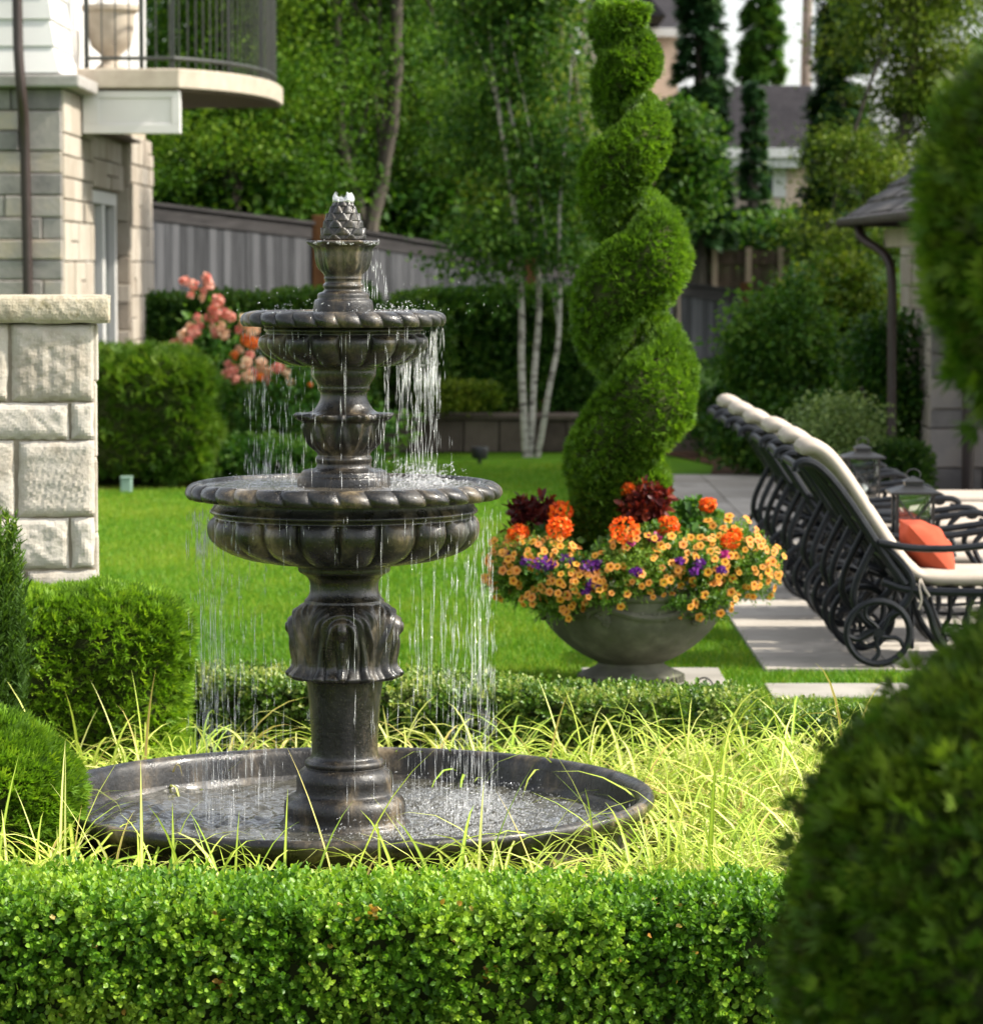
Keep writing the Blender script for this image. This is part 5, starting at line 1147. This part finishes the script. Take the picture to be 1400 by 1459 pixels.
# ------------------------------------------------------------------ fence, retaining wall
fpts = [(150, 281, 34.6), (218, 290, 35.6), (450, 318, 38.3), (680, 357, 41.5), (830, 382, 43.5), (985, 405, 45.6), (1130, 425, 47.8)]
ft = np.array([at(*p) for p in fpts])
fn = thing('plank_fence', 'weathered grey plank fence along the back of the garden', 'fence', (ft[2][0], ft[2][1], 0))
sl = np.r_[0, np.cumsum(np.linalg.norm(np.diff(ft[:, :2], axis=0), axis=1))]
fp = lambda q: np.array([np.interp(q, sl, ft[:, i]) for i in range(3)])
mb = MB(); q = 0.0
while q < sl[-1] - .15:
    w = .138; a, b = fp(q), fp(q + w - .006); dv = unit((b - a)[:2]); nv = np.array([dv[1], -dv[0]]) * .02; j = rng.normal() * .004
    mb.cr = rng.random(); ta, tb = a[2] - .17, b[2] - .17
    nj = nv * (1 + j * 30) ; v = [(*(a[:2] + nj), -.3), (*(b[:2] + nj), -.3), (*(b[:2] + nj), tb), (*(a[:2] + nj), ta), (*(a[:2] + nj - nv * 1.2), -.3), (*(b[:2] + nj - nv * 1.2), -.3), (*(b[:2] + nj - nv * 1.2), tb), (*(a[:2] + nj - nv * 1.2), ta)]
    mb.add(v, [(0,1,2,3), (1,5,6,2), (4,0,3,7), (5,4,7,6)]); q += w
mb.build('plank_panel', M['fence'], fn)
for i in range(len(ft) - 1):
    a, b = ft[i], ft[i + 1]; mb = MB(); mb.beam(a + [0, -.035, -.09], b + [0, -.035, -.09], .04, .17); mb.beam(a + [0, 0, -.005], b + [0, 0, -.005], .14, .035); mb.build('top_rail', M['fence_cap'], fn)
for px, py, d_ in ((455, 314, 38.3), (757, 367, 42.4), (1061, 408, 46.7)):
    p = at(px, py, d_); mb = MB(); mb.box((p[0] - .075, p[1] - .14, -.2), (p[0] + .075, p[1] - .06, p[2] + .06)); mb.build('post', M['post'], fn, bevel=.01)
# retaining wall of stacked blocks
rw = thing('retaining_wall', 'low brown block retaining wall behind the birch', 'wall', (0, 34.2, 0))
mb = MB(); wx0, wx1, wt = at(420, 640, 34.2)[0], at(1012, 640, 34.2)[0], at(700, 590, 34.2)[2]
ashlar(mb, lambda u, d, z: (u, 34.2 + d, z), wx0, wx1, 0, wt - .06, 31, len_=(.36, .46)); mb.build('block_face', M['wall_block'], rw)
mb = MB(); mb.box((wx0, 34.25, 0), (wx1, 34.6, wt - .06)); mb.build('wall_core', M['soil'], rw)
mb = MB(); mb.box((wx0 - .02, 34.14, wt - .058), (wx1 + .02, 34.55, wt)); mb.build('cap', M['wall_block'], rw, bevel=.015)
mb = MB(); mb.box((wx0, 34.56, 0), (wx1, 39, wt - .03)); tag(mb.build('terrace', M['mulch']), kind='structure')
p = gnd(683, 662); sp_ = thing('garden_spotlight', 'small black garden spotlight on the lawn before the retaining wall', 'lamp', p)
mb = MB(); mb.lathe([(.005, 0), (.02, 0), (.02, .05), (.07, .06), (.09, .14), (.08, .17), (.005, .17)], 16, p); mb.build('housing', M['iron'], sp_, smooth=True)
p = at(180, 682, 28.2); ut = thing('utility_box', 'small pale green utility box under the rounded bush', 'box', (p[0], 28.2, 0))
mb = MB(); mb.box((p[0] - .045, 28.15, 0), (p[0] + .045, 28.25, .12)); mb.box((p[0] - .05, 28.14, .121), (p[0] + .05, 28.26, .135)); mb.build('cabinet', mat('pale_green_plastic', flat((.20,.30,.25), .05), bump=None), ut, bevel=.01)

# ------------------------------------------------------------------ planting at the back
def leafy(name, label, cat, c, h, r, n, leaf, m, k=6, depth=.12, rotz=0.0, faces='xXyYZ', group=None, lump=.05, step=.02):
    t = thing(name, label, cat, (c[0], c[1], max(0, c[2] - h[2])), group)
    P, N = rbox(n, c, h, r, rotz, faces); P = P + N * wob(P, 2.2, int(abs(c[0] * 13 + c[1])))[:, None] * lump
    sprig_mesh('foliage', P, N, M[m], t, leaf=leaf, k=k, step=step, depth=depth, seed=int(abs(c[0] * 7)))
    core('branches', c, tuple(max(.02, v - depth - .05) for v in h), max(.02, r - depth), t, rotz)
    return t
# laurel hedges on the terrace and along the fence
c = at(700, 515, 35.0); leafy('laurel_hedge', 'dark clipped laurel hedge above the retaining wall behind the birch', 'hedge', (c[0] + .02, 35.3, .95), (1.05, .42, .60), .12, 6500, .062, 'hedge_dark')
c = at(300, 470, 33.6); leafy('laurel_hedge', 'dark laurel hedge below the fence behind the rose bush', 'hedge', (c[0] + .3, 34.0, .75), (1.25, .4, .82), .12, 6500, .06, 'hedge_dark')
c = at(560, 500, 34.6); leafy('laurel_hedge', 'short dark hedge hidden mostly behind the fountain bowls', 'hedge', (c[0], 34.9, .8), (.55, .35, .62), .12, 2200, .06, 'hedge_dark')
# rose bush
rb_c = at(355, 560, 30.6)
rs = thing('rose_bush', 'tall rose bush full of coral and peach blooms left of the fountain', 'rose bush', (rb_c[0], 30.6, 0))
blobs = [(at(300, 560, 30.6), (.33, .3, .62)), (at(360, 600, 30.5), (.42, .35, .50)), (at(420, 590, 30.5), (.34, .3, .48)), (at(290, 470, 30.6), (.20, .18, .28)), (at(345, 650, 30.3), (.55, .3, .22)), (at(500, 620, 30.9), (.5, .3, .36)), (at(440, 660, 30.2), (.6, .25, .18))]
crown_mesh('foliage', blobs, M['rose_leaf'], rs, 190, 34, .060, .085, seed=1)
for i in range(9):
    b = np.array([rb_c[0] + rng.normal() * .12, 30.6 + rng.normal() * .1, 0]); tp_ = at(rng.uniform(270, 430), rng.uniform(410, 540), 30.5)
    mb = MB(); mb.tube(arc([b, b * .5 + tp_ * .5 + rng.normal(size=3) * .05, tp_]), [.014] + [.011] * 6 + [.008] * 2 if False else .010, 6); mb.build('cane', M['rose_leaf'], rs)
def rose_bloom(c, r, m):
    n = 34; u = rnd3(n); u[:, 1] -= .25; u = unit(u); P = c + u * r * rng.uniform(.25, .62, (n, 1))
    V, Fa, a = scatter(LEAF_V * np.array([1.6, 1, 1.8]), LEAF_F, P, unit(np.cross(u, rnd3(n)) + u * .35), u + rnd3(n) * .25, r * rng.uniform(.55, .85, n), np.clip(rng.normal(.5, .25, n), 0, 1))
    return mesh_np('bloom', V, Fa, M[m], rs, attrs={'rnd': a})
bl = [(276,405,9,'rose'),(297,406,10,'rose'),(271,420,7,'rose'),(288,424,6,'rose_pale'),(306,441,11,'rose'),(321,446,10,'rose'),(296,452,8,'rose'),(281,452,7,'rose'),(262,478,11,'rose_pale'),(276,472,11,'rose'),(262,494,6,'rose_pale'),(308,474,9,'rose'),(321,476,9,'rose_pale'),(330,452,8,'rose'),(302,465,6,'rose_pale'),
      (348,462,10,'rose_pale'),(362,468,10,'rose_pale'),(352,484,11,'rose_orange'),(364,490,9,'rose_orange'),(340,470,7,'rose'),(334,506,7,'rose_orange'),(326,520,9,'rose'),(350,517,11,'rose_pale'),(335,541,9,'rose'),(360,534,12,'rose'),(372,537,7,'rose_orange'),(372,516,9,'rose_pale'),(394,524,9,'rose'),(408,530,9,'rose_pale'),(352,452,7,'rose'),(405,636,11,'rose'),(303,556,5,'rose_orange'),(442,548,4,'rose_orange'),(318,545,4,'rose_orange'),(312,430,8,'rose'),(284,464,8,'rose'),(268,486,8,'rose'),(340,498,8,'rose_pale'),(356,505,8,'rose'),(382,528,8,'rose_pale'),(330,532,8,'rose'),(316,462,7,'rose_pale'),(290,415,7,'rose')]
for px, py, rp, m in bl:
    c = at(px, py, 30.25 + rng.uniform(-.1, .15)); R_ = rp * 30.3 / F
    for j in range(2 if rp > 8 else 1): rose_bloom(c + (rng.normal(size=3) * R_ * 1.0 if j else 0), R_ * .90, m)
c = at(395, 672, 29.6); leafy('ground_cover', 'low leafy perennials at the foot of the rose bush', 'plant', (c[0], 29.8, .13), (.85, .25, .16), .14, 1200, .06, 'rose_leaf', depth=.1)
c = at(640, 560, 33.9); leafy('trailing_shrub', 'light green trailing shrub spilling over the retaining wall', 'shrub', (c[0] + .1, 34.05, .55), (.38, .12, .12), .1, 420, .055, 'shrub_y', depth=.06)
# shrubs at the right, in front of the fence and pool house
SR = 'mixed shrubs before the fence at the right'
def bush(name, label, px, py, d, rx, ry, rz_, m, n, per, leaf, group=None):
    c = at(px, py, d); t = thing(name, label, 'shrub', (c[0], d, 0), group)
    blobs = [(c, (rx * d / F, rz_, ry * d / F))]
    for i in range(7):
        o = rnd3(1)[0] * np.array([rx * d / F * .75, rz_ * .5, ry * d / F * .75]); blobs.append((c + o, (rx * d / F * .42, rz_ * .4, ry * d / F * .38)))
    crown_mesh('foliage', blobs, M[m], t, n, per, leaf, .11, seed=3, shell=.30)
    mb = MB()
    for i in range(5): mb.tube(arc([(c[0] + rng.normal() * .06, d + rng.normal() * .06, 0), (c[0] + rng.normal() * .15, d + rng.normal() * .1, c[2] * .5), c + rng.normal(size=3) * np.array([rx * d / F * .4, .1, ry * d / F * .3])]), .018, 6)
    mb.build('stem', M['bark'], t)
bush('leafy_shrub', 'tall mid green shrub right of the spiral topiary, before the fence', 1112, 520, 31.0, 78, 120, .5, 'tree_b', 330, 36, .055, SR)
bush('leafy_shrub', 'yellow green shrub rising between the fence post and the pool house', 1185, 450, 32.0, 85, 85, .5, 'shrub_y', 320, 34, .055, SR)
bush('leafy_shrub', 'dark glossy shrub against the pool house wall', 1262, 555, 29.0, 50, 112, .35, 'hedge_dark', 260, 36, .055, SR)
bush('leafy_shrub', 'low dark shrub behind the lounge heads', 1120, 620, 30.4, 95, 60, .4, 'hedge_dark', 280, 34, .055, SR)
bush('pale_shrub', 'rounded pale feathery shrub behind the lounge cushions', 1192, 610, 26.6, 40, 42, .24, 'shrub_pale', 150, 40, .034)
c = at(1272, 678, 27.2); leafy('low_hedge', 'low dark hedge at the foot of the pool house pier', 'hedge', (c[0], 27.4, .17), (.26, .25, .22), .06, 1300, .04, 'hedge_dark', depth=.05)
bush('leafy_shrub', 'dark shrub in the shade below the fence right of the spiral', 1030, 600, 33.5, 40, 60, .3, 'hedge_dark', 90, 34, .055, SR)

# ------------------------------------------------------------------ trees
def tree(name, label, base, trunks, blobs_px, m, clumps, per, leaf, sig, bark='bark', group=None, droop=.0, limbs=10, depth_f=.8, tmpl=(LEAF_V, LEAF_F), shell=.42, crown_name='crown'):
    """blobs_px: (px, py, d, rx px, ry px)"""
    t = thing(name, label, 'tree', base, group)
    blobs = [(at(px, py, d), (rx * d / F, min(rx * d / F * depth_f, 2.6), ry * d / F)) for px, py, d, rx, ry in blobs_px]
    o, cc = crown_mesh(crown_name, blobs, M[m], t, clumps, per, leaf, sig, droop=droop, tmpl=tmpl, shell=shell)
    for tr, r0, r1 in trunks:
        p = arc(tr, 2); p = p + np.stack([wob(p, 1.3, 3), wob(p, 1.3, 4), 0 * p[:, 0]], 1) * r0 * .5
        mb = MB(); mb.tube(p, np.linspace(r0, r1, len(p)), 9); tk = mb.build('trunk', M[bark], t, smooth=True)
        mb = MB(); sel = rng.choice(len(cc), min(limbs, len(cc)), replace=False)
        for i in sel:
            k = int(len(p) * rng.uniform(.35, .95)); s = p[min(k, len(p) - 1)]; e = cc[i]; rr = r0 * .28
            mb.tube(arc([s, s * .5 + e * .5 + np.array([0, 0, .12 * np.linalg.norm(e - s)]), e]), np.linspace(rr, rr * .25, 10) if False else rr * .6, 5)
        if limbs: mb.build('limb', M[bark], tk)
    return t
DT = 'deciduous trees beyond the fence'
def A(px, py, d): return at(px, py, d)
def B(px, d, z=None):
    p = at(px, 500, d); p[2] = float(hill_z(np.array(0.), np.array(d))) if z is None else z; return p
tree('maple_tree', 'broad bright green tree behind the house balcony at the left', B(330, 40), [([B(330, 40), A(330, 250, 40), A(320, 0, 40), A(325, -150, 40)], .16, .07)],
     [(300, 60, 40, 150, 190), (260, 210, 39, 110, 90), (390, 170, 40.5, 110, 120), (330, -110, 40, 200, 130)], 'tree_a', 105, 680, .052, .42, group=DT)
tree('maple_tree', 'green tree with forked trunk standing behind the fountain top', B(522, 41), [([B(522, 41), A(525, 345, 41), A(540, 290, 41), A(556, 235, 41), A(570, 80, 41), A(560, -150, 41)], .13, .06), ([A(528, 335, 41), A(505, 270, 41), A(484, 220, 41), A(482, 60, 41), A(478, -150, 41)], .10, .05)],
     [(480, 90, 41.5, 130, 150), (560, 60, 42, 130, 170), (420, 250, 41, 90, 60), (600, 190, 42.5, 100, 110), (500, -120, 42, 220, 120)], 'tree_b', 105, 680, .052, .42, group=DT)
tree('maple_tree', 'dense green tree right of the forked tree, behind the birch', B(660, 44), [([B(660, 44), A(655, 250, 44), A(665, 0, 44), A(660, -150, 44)], .15, .06)],
     [(650, 130, 44, 120, 170), (690, 20, 45, 95, 150), (640, 270, 43.5, 110, 80), (690, -120, 45, 200, 120)], 'tree_c', 100, 680, .052, .42, group=DT)
tree('maple_tree', 'green tree with yellowing sprays between the birch and the spiral', B(800, 47), [([B(800, 47), A(800, 200, 47), A(790, -100, 47)], .15, .06)],
     [(765, 170, 47, 66, 120), (790, 300, 46.5, 90, 70), (690, -60, 47, 90, 130), (822, 225, 47, 55, 66)], 'tree_c', 70, 680, .052, .42, group=DT)
tree('tall_tree', 'dark tall tree filling the gaps farthest back at the left', B(420, 54), [([B(420, 54), A(420, 100, 54), A(420, -200, 54)], .2, .08)], [(360, 40, 54, 170, 280), (520, 60, 55, 150, 280), (250, 60, 53, 140, 280)], 'hedge_dark', 520, 44, .15, .5, group=DT)  # both back trees get dark leaves so the crown gaps read as shade
tree('tall_tree', 'tall tree filling the gaps farthest back behind the birch', B(690, 56), [([B(690, 56), A(690, 100, 56), A(690, -200, 56)], .2, .08)], [(640, 80, 56, 140, 260), (760, 130, 57, 85, 200)], 'hedge_dark', 400, 44, .15, .5, group=DT)
for (px, d, w, lab) in ((300, 40.5, 130, 'shaded undergrowth shrub behind the left end of the fence'), (500, 42.4, 130, 'shaded undergrowth shrub behind the fence at the fountain top'), (680, 45.5, 120, 'shaded undergrowth shrub behind the fence by the birch')):
    tree('understory_shrub', lab, B(px, d), [([B(px, d), A(px, 330, d)], .05, .03)], [(px, 290, d, w, 62), (px + 60, 330, d + .4, w * .7, 40)], 'hedge_dark', 190, 36, .12, .28, group='undergrowth behind the fence', limbs=4)
# birch: three white stems rising from the lawn edge
bx = gnd(760, 658)
bt = tree('birch_tree', 'slender birch with three white stems on the lawn before the retaining wall', bx,
     [([A(752, 656, 33.4), A(745, 560, 33.4), A(740, 400, 33.4), A(728, 250, 33.4), A(700, 100, 33.4), A(690, -100, 33.4)], .042, .016), ([A(757, 655, 33.4), A(762, 520, 33.5), A(768, 400, 33.5), A(752, 250, 33.5), A(716, 120, 33.5), A(715, -80, 33.5)], .036, .014), ([A(766, 657, 33.4), A(782, 560, 33.3), A(798, 470, 33.3), A(792, 330, 33.3), A(806, 200, 33.5), A(815, 60, 33.7)], .036, .006)],
     [(725, 40, 33.5, 85, 130), (690, 200, 33.75, 60, 80), (780, 220, 33.45, 70, 110), (735, 340, 33.4, 85, 55), (665, 370, 33.2, 40, 32), (810, 370, 33.3, 40, 45), (720, -80, 33.5, 120, 90), (700, 410, 33.2, 30, 28)], 'tree_b', 620, 40, .060, .19, bark='birch', droop=.5, limbs=2)
# right-hand trees; the first three are out of frame, added to cast shade
for (tx, ty, lab) in ((10.9, 29.2, 'unseen maple added outside the right edge to shade the back of the lawn'), (10.6, 33.6, 'unseen maple added beyond the pool house to shade the retaining wall'), (12.0, 39.5, 'unseen maple added outside the right edge to shade the fence end')):
    t = thing('tall_tree', lab, 'tree', (tx, ty, 0), DT); o, cc = crown_mesh('crown', [(np.array([tx, ty, 9.3]), (2.6, 2.2, 3.8)), (np.array([tx + .6, ty, 6.8]), (3.0, 2.3, 3.0))], M['tree_b'], t, 240, 80, .16, .5, seed=2)
    mb = MB(); mb.tube([(tx, ty, 0), (tx + .1, ty, 6), (tx, ty, 13)], [.22, .15, .05], 9); mb.build('trunk', M['bark'], t, smooth=True)
tree('locust_tree', 'airy olive green tree above the pool house roof', B(1230, 46), [([B(1190, 46), A(1200, 360, 46), A(1240, 300, 46), A(1290, 180, 46), A(1310, -50, 46)], .16, .06)],
     [(1290, 120, 46, 105, 130), (1262, 260, 45.5, 92, 90), (1340, 40, 46.5, 110, 140), (1180, 345, 45, 42, 60), (1290, 330, 46, 90, 60), (1380, 200, 47, 80, 160), (1290, -40, 46, 100, 80)], 'tree_c', 130, 580, .049, .36, group=DT, shell=.36)
tree('small_tree', 'small green tree beside the spiral topiary before the dark conifer', B(965, 44), [([B(965, 44), A(962, 200, 44)], .06, .03)], [(965, 205, 44, 30, 58), (952, 290, 44, 34, 46), (980, 250, 44, 20, 56)], 'hedge_dark', 200, 50, .08, .20, limbs=6)
def conifer(label, px, d, y0, y1, hwp, m='conifer', n=260, per=36, leaf=.17, power=.8):
    t = thing('conifer_tree', label, 'tree', B(px, d), 'conifers behind the garden'); b = at(px, y1, d); tp_ = at(px, y0, d); H_ = tp_[2] - b[2]; R0 = hwp * d / F
    mb = MB(); mb.tube([B(px, d) * np.array([1, 1, 1]), (b + tp_) / 2, tp_], [.13, .08, .02], 8); mb.build('trunk', M['bark'], t)
    q = rng.random(n) ** 1.15; a = rng.uniform(0, 2 * PI, n); rr = R0 * (1 - q) ** power * rng.uniform(.45, 1.08, n) + .05
    cc = np.stack([b[0] + rr * np.cos(a), d + rr * np.sin(a), b[2] + q * H_], 1); P = np.repeat(cc, per, 0); mm = len(P)
    od = np.stack([np.cos(a), np.sin(a), -.35 + 0 * a], 1); od = np.repeat(od, per, 0); P = P + rng.normal(size=(mm, 3)) * .10 * min(1, R0) + od * (rng.random((mm, 1)) - .6) * .45 * R0
    r = np.clip(np.repeat(rng.normal(.45, .2, n), per) + rng.normal(size=mm) * .15, 0, 1)
    V, Fa, a_ = scatter(FAN_V, FAN_F, P, od + rnd3(mm) * .55 + np.array([0, 0, -.15]), np.array([0, 0, 1.0]) + rnd3(mm) * .5, leaf * rng.uniform(.6, 1.3, mm), r); mesh_np('crown', V, Fa, M[m], t, attrs={'rnd': a_})
conifer('tall dark conifer right of the spiral topiary, before the roofs', 997, 50, -260, 345, 33, n=420, per=34)
conifer('narrow dark conifer in front of the grey roofed house', 1072, 54, 118, 350, 15, n=170, leaf=.13)
conifer('tall pale columnar tree against the white sky', 1083, 72, -60, 118, 23, m='tree_b', n=190, leaf=.2, power=.25)
conifer('dark conifer left of the airy olive tree', 1196, 50, -160, 400, 46, n=360)
conifer('leafy columnar tree at the right end of the grey roof', 1180, 57, 20, 330, 18, n=160)
tree('small_tree', 'green shrubby tree growing in front of the grey roofed house windows', B(1040, 53), [([B(1040, 53), A(1045, 320, 53)], .06, .03)], [(1035, 345, 53, 38, 18), (1090, 347, 53, 40, 18), (1142, 330, 52.5, 24, 24)], 'hedge_dark', 190, 50, .10, .26, limbs=5)
# ------------------------------------------------------------------ houses on the hill
def wx(px, d): return at(px, 300, d)[0]
def wz(py, d): return at(900, py, d)[2]
D2 = 64.0; h2 = thing('hill_house', 'beige house with grey hipped shingle roof and white eaves on the hill', 'house', (wx(1090, D2), D2 + 3, wz(330, D2)))
x0, x1 = wx(1012, D2), wx(1172, D2); ze = wz(212, D2); zr = wz(111, D2); rx0, rx1 = wx(1042, D2 + 3), wx(1160, D2 + 3)
mb = MB(); mb.box((x0 + .25, D2 + .45, wz(372, D2)), (x1 - .1, D2 + 6, ze - .25)); mb.build('wall', M['beige'], h2)
mb = MB(); n = 16
for k in range(n):
    t0, t1 = k / n, (k + 1) / n; zz0, zz1 = ze + (zr - ze) * t0, ze + (zr - ze) * t1 + .02; ya, yb_ = D2 + 3 * t0, D2 + 3 * t1
    xa0, xb0, xa1, xb1 = x0 + (rx0 - x0) * t0, x1 + (rx1 - x1) * t0 * .4, x0 + (rx0 - x0) * t1, x1 + (rx1 - x1) * t1 * .4
    m_ = 26
    for i in range(m_):
        p, q_ = i / m_, (i + 1) / m_; mb.cr = rng.random(); mb.add([(xa0 + (xb0 - xa0) * p, ya - .02, zz0 + .03), (xa0 + (xb0 - xa0) * q_, ya - .02, zz0 + .03), (xa1 + (xb1 - xa1) * q_, yb_, zz1), (xa1 + (xb1 - xa1) * p, yb_, zz1)], [(0,1,2,3)])
mb.cr = .5; mb.add([(x0, D2, ze - .02), (x1, D2, ze - .02), (x1 + (rx1 - x1) * .4, D2 + 3, zr - .02), (rx0, D2 + 3, zr - .02), (x0, D2 + 6.4, ze), (x1, D2 + 6.4, ze)], [(0,1,2,3), (0,3,4), (3,2,5,4), (1,5,2), (0,4,5,1)]); mb.build('roof', M['roof'], h2)
mb = MB(); mb.box((x0 - .06, D2 - .10, ze - .16), (x1, D2 - .002, ze + .02)); mb.box((x0 + .06, D2 + .0, ze - .34), (x1, D2 + .40, ze - .165)); mb.build('eave_trim', M['white'], h2)
for a, b in ((1021, 1046), (1056, 1108)):
    mb = MB(); X0, X1, Z1, Z0 = wx(a, D2), wx(b, D2), wz(234, D2), wz(280, D2); fr = .07
    for bx_ in (((X0, Z0), (X0 + fr, Z1)), ((X1 - fr, Z0), (X1, Z1)), ((X0 + fr, Z1 - fr), (X1 - fr, Z1)), ((X0 + fr, Z0), (X1 - fr, Z0 + fr)), (((X0 + X1) / 2 - .04, Z0 + fr), ((X0 + X1) / 2 + .04, Z1 - fr))): mb.box((bx_[0][0], D2 + .38, bx_[0][1]), (bx_[1][0], D2 + .447, bx_[1][1]))
    fo = mb.build('window', M['white'], h2); mb = MB(); mb.box((X0 + fr, D2 + .40, Z0 + fr), (X1 - fr, D2 + .43, Z1 - fr)); mb.build('pane', M['pane'], fo)
mb = MB(); mb.box((wx(1107, D2), D2 + .40, wz(280, D2)), (wx(1122, D2), D2 + .449, wz(228, D2))); mb.build('corner_board', M['white'], h2)
mb = MB(); mb.box((wx(1104, D2), D2 + .39, wz(345, D2)), (wx(1122, D2), D2 + .448, wz(300, D2))); mb.build('lower_window_frame', M['white'], h2)
D3 = 80.0; h3 = thing('gabled_house', 'upper house with dark roof and white gable edge behind the spiral top', 'house', (wx(880, D3), D3 + 4, wz(300, D3)))
mb = MB(); mb.box((wx(858, D3), D3 + .4, wz(330, D3)), (wx(966, D3), D3 + 8, wz(44, D3))); mb.build('wall', M['beige'], h3)
mb = MB(); A0, A1, A2, A3 = (wx(840, D3), D3, wz(42, D3)), (wx(976, D3), D3, wz(42, D3)), (wx(976, D3 + 4), D3 + 4, wz(-45, D3)), (wx(858, D3 + 4), D3 + 4, wz(-45, D3))
mb.add([A0, A1, A2, A3, (A0[0], D3 + 8, A0[2]), (A1[0], D3 + 8, A1[2])], [(0,1,2,3), (3,2,5,4), (0,3,4), (1,5,2), (0,4,5,1)]); mb.build('roof', M['roof'], h3)
mb = MB(); mb.box((A0[0], D3 - .1, A0[2] - .16), (A1[0], D3 - .002, A0[2] + .04)); mb.build('eave_trim', M['white'], h3)
gx0, gx1 = wx(806, D3 - 3), wx(872, D3 - 3); mb = MB(); zg = wz(22, D3 - 3); zt = wz(-60, D3 - 3)
mb.add([(gx0, D3 - 3, zg), ((gx0 + gx1) / 2 + .6, D3 - 3, zt), (gx1 + 1.2, D3 - 3, zg), (gx0, D3 + 1, zg), ((gx0 + gx1) / 2 + .6, D3 + 1, zt), (gx1 + 1.2, D3 + 1, zg)], [(0,1,4,3), (1,2,5,4), (0,2,1), (3,4,5), (0,3,5,2)]); mb.build('gable_roof', M['roof'], h3)
mb = MB(); mb.beam((gx0 - .05, D3 - 3.06, zg), ((gx0 + gx1) / 2 + .6, D3 - 3.06, zt), .1, .22); mb.build('gable_edge', M['white'], h3)
mb = MB(); mb.box((gx0 + .4, D3 - 2.9, wz(330, D3)), (gx1 + .8, D3 + .39, zg)); mb.build('gable_wall', M['beige'], h3)
# utility pole with a transformer can
D4 = 84.0; up_ = thing('utility_pole', 'brown utility pole with a blue grey box against the sky', 'utility pole', (wx(1146, D4), D4, wz(330, D4)))
mb = MB(); mb.tube([(wx(1143, D4), D4, wz(330, D4)), (wx(1149, D4), D4, wz(-60, D4))], [.14, .12], 10); mb.build('pole', M['pole'], up_, smooth=True)
mb = MB(); mb.box((wx(1160, D4), D4 - .2, wz(62, D4)), (wx(1178, D4), D4 + .2, wz(29, D4))); mb.box((wx(1148, D4), D4 - .03, wz(48, D4)), (wx(1160, D4), D4 + .03, wz(42, D4))); mb.build('transformer_box', M['bluegrey'], up_, bevel=.04)
# brown fence higher on the slope
D5 = 50.0; bf = thing('slat_fence', 'dark brown slat fence higher up behind the grey fence at right', 'fence', (wx(1050, D5), D5, wz(420, D5)))
mb = MB()
for i in range(36):
    px = 982 + i * 4.0; mb.cr = rng.random(); top = 332 if px < 1012 else 356; mb.box((wx(px, D5), D5, wz(440, D5)), (wx(px + 3.5, D5), D5 + .03, wz(top, D5)))
mb.build('slat_panel', M['deck'], bf)
for px, top in ((1018, 328), (1066, 352), (1112, 352)):
    mb = MB(); mb.box((wx(px - 4, D5), D5 - .12, wz(440, D5)), (wx(px + 4, D5), D5 - .031, wz(top, D5))); mb.build('post', M['tan'], bf)
mb = MB(); mb.box((wx(982, D5), D5 - .03, wz(376, D5)), (wx(1124, D5), D5 - .002, wz(371, D5))); mb.box((wx(1010, D5), D5 - .03, wz(408, D5)), (wx(1124, D5), D5 - .002, wz(402, D5))); mb.build('rail', M['deck'], bf)

# ------------------------------------------------------------------ light, sky, camera
EL, AZ = math.radians(43), math.radians(95)          # azimuth clockwise from +y: the sun stands right and slightly beyond
sd = Vector((math.sin(AZ) * math.cos(EL), math.cos(AZ) * math.cos(EL), math.sin(EL)))
su = bpy.data.lights.new('sun', 'SUN'); su.energy = 3.3; su.angle = math.radians(1.2); su.color = (1.0, .93, .80)
so = bpy.data.objects.new('sun', su); C.objects.link(so); so.location = (20, 10, 30); so.rotation_euler = sd.to_track_quat('Z', 'Y').to_euler()
w = bpy.data.worlds.new('World'); bpy.context.scene.world = w; w.use_nodes = True; nt = w.node_tree
sk_ = nt.nodes.new('ShaderNodeTexSky'); sk_.sky_type = 'NISHITA'; sk_.sun_disc = False; sk_.sun_elevation = EL; sk_.sun_rotation = AZ; sk_.dust_density = 2.5; sk_.air_density = 1.0; sk_.ozone_density = 1.0
bg = nt.nodes['Background']; bg.inputs['Strength'].default_value = .15; hs_ = nt.nodes.new('ShaderNodeHueSaturation'); hs_.inputs['Saturation'].default_value = .32; nt.links.new(sk_.outputs[0], hs_.inputs['Color']); nt.links.new(hs_.outputs[0], bg.inputs['Color'])
cam = bpy.data.cameras.new('camera'); co = bpy.data.objects.new('camera', cam); C.objects.link(co)
cam.sensor_fit = 'HORIZONTAL'; cam.sensor_width = 36.0; cam.lens = 36.0 * F / 1400.0; cam.clip_start = .1; cam.clip_end = 2000
co.location = (0, 0, CAMZ); co.rotation_euler = (PI / 2 - TH, 0, 0)
cam.dof.use_dof = True; cam.dof.focus_distance = 9.2; cam.dof.aperture_fstop = 7.6
sc = bpy.context.scene; sc.camera = co
sc.view_settings.view_transform = 'Standard'; sc.view_settings.look = 'None'; sc.view_settings.exposure = 1.28; sc.view_settings.gamma = 1.0
sc.cycles.max_bounces = 7; sc.cycles.diffuse_bounces = 3; sc.cycles.glossy_bounces = 3; sc.cycles.transmission_bounces = 4; sc.cycles.transparent_max_bounces = 12
sc.cycles.caustics_reflective = False; sc.cycles.caustics_refractive = False; sc.cycles.use_denoising = True; sc.cycles.sample_clamp_indirect = 6.0
